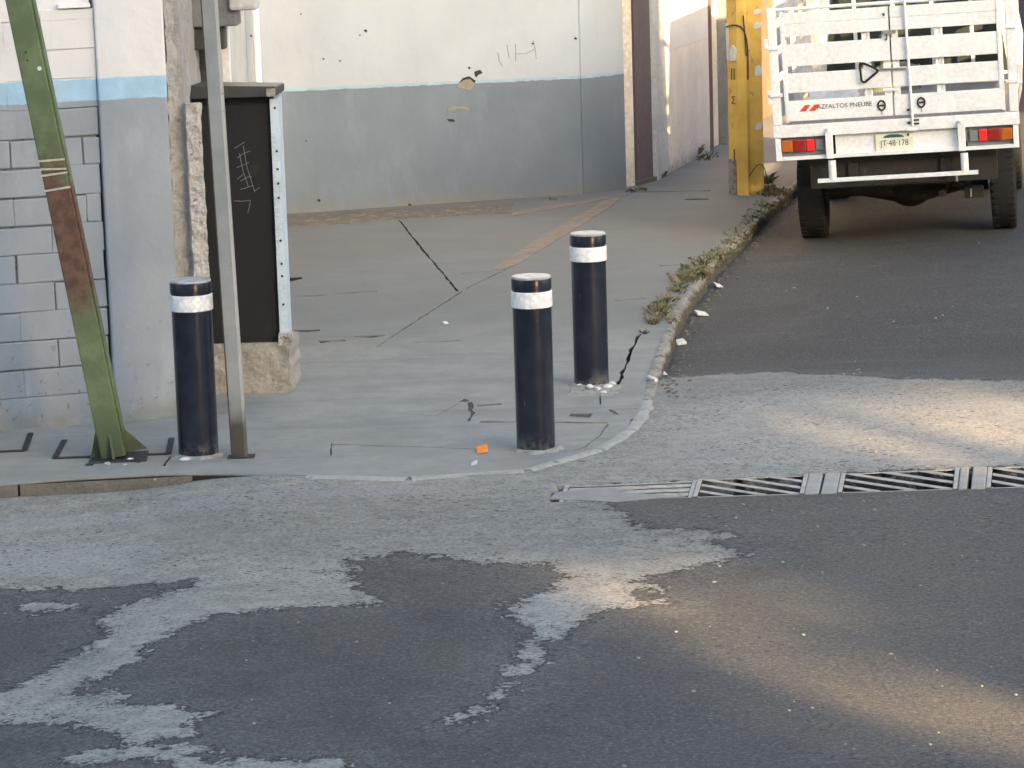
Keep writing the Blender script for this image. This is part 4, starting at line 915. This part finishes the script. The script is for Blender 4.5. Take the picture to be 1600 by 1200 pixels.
# cab
cb = empty('cab', (0, 0, 0)); cb.parent = T
q = MB(); prof = [(-.83, .75), (-.86, 1.2), (-.74, 1.95), (-.66, 2.02), (.66, 2.02), (.74, 1.95), (.86, 1.2), (.83, .75)]
q.prism(prof, 0, 1.9)
for v in q.bm.verts: v.co = Vector((v.co.x, BL+.22+v.co.z, v.co.y))
bmesh.ops.recalc_face_normals(q.bm, faces=q.bm.faces); q.build('cab_shell', 'inner_grey', cb, bevel=.03)
q = MB(); q.prism([(-.76, 1.02), (.76, 1.02), (.66, 1.92), (-.66, 1.92)], 0, .02)
for v in q.bm.verts: v.co = Vector((v.co.x, BL+.205+v.co.z, v.co.y))
bmesh.ops.recalc_face_normals(q.bm, faces=q.bm.faces); q.build('rear_window', 'glass_dark', cb)
M['tarp'] = weathered('green_tarp', (.10, .125, .085), .8, scale=6)
# cargo: folded tarpaulin lying against the bulkhead (own thing, inside the bed)
def W2(p): return T.matrix_world @ Vector(p)
bpy.context.view_layer.update()
tp = rough_grid('tarpaulin', (-.55, 0, 0), (.5, 0, 0), (0, .25, .32), 16, 12, .05, 'tarp', None, 5, .12, 8, .03)
tp.matrix_world = T.matrix_world @ Matrix.Translation((.1, 2.7, V(.87)-.12)); tag(tp, 'crumpled green tarpaulin inside the truck bed', 'tarpaulin')
sk = rough_grid('sack', (-.2, 0, 0), (.4, 0, 0), (0, .2, .2), 12, 10, .05, 'paper', None, 4, .2, 12, .03)
sk.matrix_world = T.matrix_world @ Matrix.Translation((-.52, .9, V(.87))); tag(sk, 'pale sack lying at the left of the truck bed', 'sack')
# running gear
for u in (-.34, .34): tb('chassis_rail', (u-.035, .12, .50), (u+.035, 4.6, .64), 'under')
tb('cross_member', (-.66, .15, .46), (.72, .30, .70), 'under'); tb('under_tray', (-.60, .35, .47), (.62, .7, .70), 'under')
ax = MB(); ax.tube((-.62, .95, .37), (.62, .95, .37), .07, n=20); ax.tube((-.34, .95, .37), (-.08, .95, .36), .07, .12, n=24); ax.tube((.40, .95, .37), (.14, .95, .36), .07, .12, n=24)
r_ = bmesh.ops.create_uvsphere(ax.bm, u_segments=24, v_segments=14, radius=.17)
for v in r_['verts']: v.co = Vector((v.co.x*1.05+.03, v.co.y+.95, v.co.z*.95+.36))
ax.build('rear_axle', 'under', T, smooth=True)
for u in (-.45, .47):
    q = MB()
    for k in range(4): q.box((u-.03, .45+k*.06, .40+k*.014), (u+.03, 1.45-k*.06, .412+k*.014))
    q.build('leaf_spring', 'under', T)
    tt('shock_absorber', (u*.8, 1.05, .35), (u*.7, 1.15, .66), .03, 'under')
tt('exhaust_pipe', (.30, .30, .36), (.34, 1.9, .38), .028, 'under'); tb('spare_carrier', (-.30, .4, .42), (.36, .7, .47), 'under'); tb('tow_box', (.46, .4, .30), (.60, .5, .385), 'under'); tb('tow_light', (.50, .39, .31), (.515, .398, .375), 'steel')
def wheel(u, yy, w_, r, steer=0):
    e = empty('wheel', (u, yy, r)); e.parent = T
    h = w_/2; prof = [(r*.62, -h*.8), (r*.80, -h), (r*.93, -h*.96), (r*.985, -h*.78), (r, -h*.35), (r, h*.35), (r*.985, h*.78), (r*.93, h*.96), (r*.80, h), (r*.62, h*.8)]
    q = MB(); n = 56; rings = [[q.bm.verts.new((z, a*math.cos(2*math.pi*i/n), a*math.sin(2*math.pi*i/n))) for i in range(n)] for a, z in prof]
    for a, b in zip(rings, rings[1:]+rings[:1]):
        for i in range(n): q.bm.faces.new((a[i], a[(i+1) % n], b[(i+1) % n], b[i]))
    bmesh.ops.recalc_face_normals(q.bm, faces=q.bm.faces); q.build('tyre', 'black_rubber', e, smooth=True)
    t = MB()
    for i in range(40):
        for k, off in ((-.33, 0), (.33, .5)):
            m_ = Matrix.Rotation(2*math.pi*(i+off)/40, 4, 'X'); t.box((k*w_-w_*.13, -.014, r-.004), (k*w_+w_*.13, .014, r+.004), m_)
    t.build('tread', 'black_rubber', e)['kind'] = 'stuff'
    rim = MB().tube((-h*.5, 0, 0), (h*.5, 0, 0), r*.61, n=32).build('rim', 'mid_grey', e, smooth=True)
for u, yy, w_, r in ((-.715, .95, .20, .345), (.735, .95, .185, .345), (-.73, 3.55, .19, .345), (.73, 3.55, .19, .345)): wheel(u, yy, w_, r)

# ---------------------------------------------------------------- background street
def parked_car(x, y, hd_, m, label, facing=-1):
    e = empty('parked_car', (x, y, float(road_z(x, y))), (0, 0, hd_)); tag(e, label, 'car')
    q = MB(); prof = [(0, .25), (.0, .75), (.08, .95), (.45, 1.0), (.75, 1.42), (2.2, 1.45), (2.9, .98), (3.9, .88), (4.05, .5), (4.0, .25)]
    q.prism(prof, -.82, .82)
    for v in q.bm.verts: v.co = Vector((v.co.z*(1 if v.co.y < 1.05 else .82), v.co.x, v.co.y))
    bmesh.ops.recalc_face_normals(q.bm, faces=q.bm.faces); q.build('body', m, e, bevel=.05)
    q = MB()
    q.prism([(-.62, 1.02), (.62, 1.02), (.54, 1.38), (-.54, 1.38)], 0, .01)
    for v in q.bm.verts: zz = v.co.y; v.co = Vector((v.co.x, .45+(zz-1.0)*.72-.014-v.co.z, zz))
    bmesh.ops.recalc_face_normals(q.bm, faces=q.bm.faces); q.build('rear_window', 'glass_dark', e)
    for sgn in (-1, 1):
        MB().box((sgn*.66-.12, -.012, .70), (sgn*.66+.12, .05, .86), bevel=.02).build('tail_light', 'bright_red', e)
        q = MB(); q.prism([(.75, 1.02), (2.6, 1.02), (2.1, 1.36), (.98, 1.36)], 0, .012)
        for v in q.bm.verts: v.co = Vector((sgn*(.77-(v.co.y-1)*.22+v.co.z), v.co.x, v.co.y))
        bmesh.ops.recalc_face_normals(q.bm, faces=q.bm.faces); q.build('side_window', 'glass_dark', e)
        for yy in (.75, 3.2): MB().tube((sgn*.68, yy, .30), (sgn*.84, yy, .30), .30, n=28).build('wheel', 'black_rubber', e)
    MB().box((-.84, -.06, .30), (.84, .02, .50), bevel=.03).build('bumper', 'mid_grey', e)
parked_car(5.0, 41, R(-11), 'glass_dark', 'dark car parked far up the street left of the truck')
parked_car(8.2, 40.5, R(-11), 'red_car', 'red car far up the street at the right edge beside the truck')
parked_car(8.4, 56, R(-11), 'mid_grey', 'grey car farthest up the street above the truck')
def leaf_mass(name, n, fn, size, m, parent=None, seed=1):
    rnd = random.Random(seed); vs_ = []; fs = []
    for k in range(n):
        c = fn(rnd); a = Vector((rnd.gauss(0, 1), rnd.gauss(0, 1), rnd.gauss(0, 1))).normalized(); b = a.orthogonal().normalized(); s_ = size*rnd.uniform(.6, 1.3); i = len(vs_)
        for p_ in (-a*s_, b*s_*.45, a*s_, -b*s_*.45): vs_.append(tuple(c+p_))
        fs.append((i, i+1, i+2, i+3))
    me = bpy.data.meshes.new(name); me.from_pydata(vs_, [], fs); me.materials.append(M[m]); o = bpy.data.objects.new(name, me); COL.objects.link(o)
    if parent: o.parent = parent
    return o
M['dry_leaf'] = weathered('autumn_leaf', (.20, .115, .05), .6, scale=6, spot=(.35, .24, .12), spot_t=.55)
def street_tree(x, y, label, m, seed, h=3.2, r=1.8, n=5000):
    e = empty('street_tree', (x, y, 0)); tag(e, label, 'tree')
    q = MB().tube((0, 0, -.2), (.1, 0, h*.55), .14, .09); q.tube((.1, 0, h*.5), (.8, .3, h), .08, .04); q.tube((.1, 0, h*.5), (-.7, -.2, h), .08, .04); q.build('trunk', 'bark', e)
    cl = [Vector((random.gauss(0, r*.5), random.gauss(0, r*.5), h+random.gauss(0, r*.35))) for _ in range(14)]
    leaf_mass('crown', n, lambda rn: rn.choice(cl)+Vector((rn.gauss(0, .4), rn.gauss(0, .4), rn.gauss(0, .32))), .07, m, e, seed)
ob = empty('shade_building', (12.5, 21, 0)); tag(ob, 'unseen long pale building added right of the picture to shade the far pavement', 'building')  # added outside the view to cut sky light on the far pavement
MB().prism([(0, 0), (7, 38), (15, 38), (8, 0)], -.3, 9).build('wall', 'facade', ob)
for k in range(12):
    for f in range(3): MB().box((-.02+.184*(1.5+k*3), 1.0+k*3, 1+f*2.8), (.20+.184*(1.5+k*3), 2.4+k*3, 2.5+f*2.8)).build('window', 'glass_dark', ob)
street_tree(10.6, 50, 'autumn coloured tree far up the street right of the truck', 'dry_leaf', 5, 1.9, 1.9, 9000)
far = MB().box((9.5, 58, -.2), (30, 66, 9)).build('far_building', 'pinkish', None); tag(far, 'brownish building closing the far end of the street', 'building')

# ---------------------------------------------------------------- unseen buildings and tree added behind the camera to throw the long shade
Yb = -8.
def shade_block(x0, x1, h, label, skew=0, m='facade'):  # unseen building, placed and sized to block the sun
    e = empty('shade_building', ((x0+x1)/2, Yb-4, 0)); tag(e, label, 'building'); L = (x1-x0)/2
    MB().prism([(-L, 4), (L, 4), (L+skew, -4), (-L+skew, -4)], -.3, h).build('wall', m, e)
    for k in range(int((x1-x0)/2.6)):
        for f in range(int(h/3)):
            MB().box((-L+.8+k*2.6, 3.98, 1+f*3), (-L+2.2+k*2.6, 4.02, 2.5+f*3)).build('window', 'glass_dark', e)
shade_block(-26, 11.2, 12.5, 'unseen plain pale building added behind the viewer to block the sun, leftmost')
shade_block(17.5, 21.98, 12.2, 'unseen tall narrow pale building added behind the viewer to shade the truck and rear wall', 5.)
shade_block(21.99, 60, 9.35, 'low long pale building across the street behind the viewer', 5.)
bridge = MB().prism([(11.21, Yb), (17.49, Yb), (18.3, Yb-1.5), (11.21, Yb-1.5)], 7.7, 12.4).build('sun_block_storeys', 'facade'); tag(bridge, 'unseen upper storeys added behind the viewer to block leaking sun', 'building')  # added to stop sun leaking in above the gap
rb_ = random.Random(5)
def trans(x, y):           # canopy openings shaped so that sun patches land on the road
    def gs(cx, cy, sx, sy, a, rot=0):
        dx, dy = x-cx, y-cy; c_, s_ = math.cos(rot), math.sin(rot); u = dx*c_+dy*s_; v = -dx*s_+dy*c_
        return a*math.exp(-(u/sx)**2-(v/sy)**2)
    v = gs(2.6, 15.5, 1.35, 1.25, 1.05) + gs(1.4, 14.9, .9, .4, .35) + gs(.7, 12.1, .6, .7, .72) + gs(1.1, 10.9, .95, .95, .66) + gs(1.9, 9.8, 1.0, .8, .66) + gs(2.2, 12.4, .9, .6, .75) + gs(.25, 12.4, .3, .4, .62)
    return min(1, v)
Sx = SUN.x/-SUN.y; Sz = SUN.z/-SUN.y
tree = empty('street_tree', (14, Yb+2, 0)); tag(tree, 'unseen large leafy tree added behind the viewer, crown shaped to cast sun patches', 'tree')
q = MB().tube((0, 0, -.2), (.2, 0, 3.2), .3, .22); q.tube((.2, 0, 3), (-2, .3, 6), .18, .08); q.tube((.2, 0, 3), (2.2, -.3, 6.5), .18, .08); q.tube((.2, 0, 3), (.2, .4, 8), .18, .07); q.build('trunk', 'bark', tree)
def canopy(rn):
    while True:
        x = rn.uniform(-4.5, 4.6); y = rn.uniform(8.0, 25)
        if x+Sx*(y-Yb) < 10.6 or x+Sx*(y-Yb) > 18: continue
        tr = trans(x, y)
        if rn.random() < max(0, 1-tr*1.22)**1.6: break
    yl = Yb+1.2+rn.uniform(-.9, 2.8); t = y-yl
    return Vector((x+Sx*t, yl, Sz*t)) - Vector((14, Yb+2, 0)) 
leaf_mass('crown', 23000, canopy, .16, 'leaf', tree, 9)
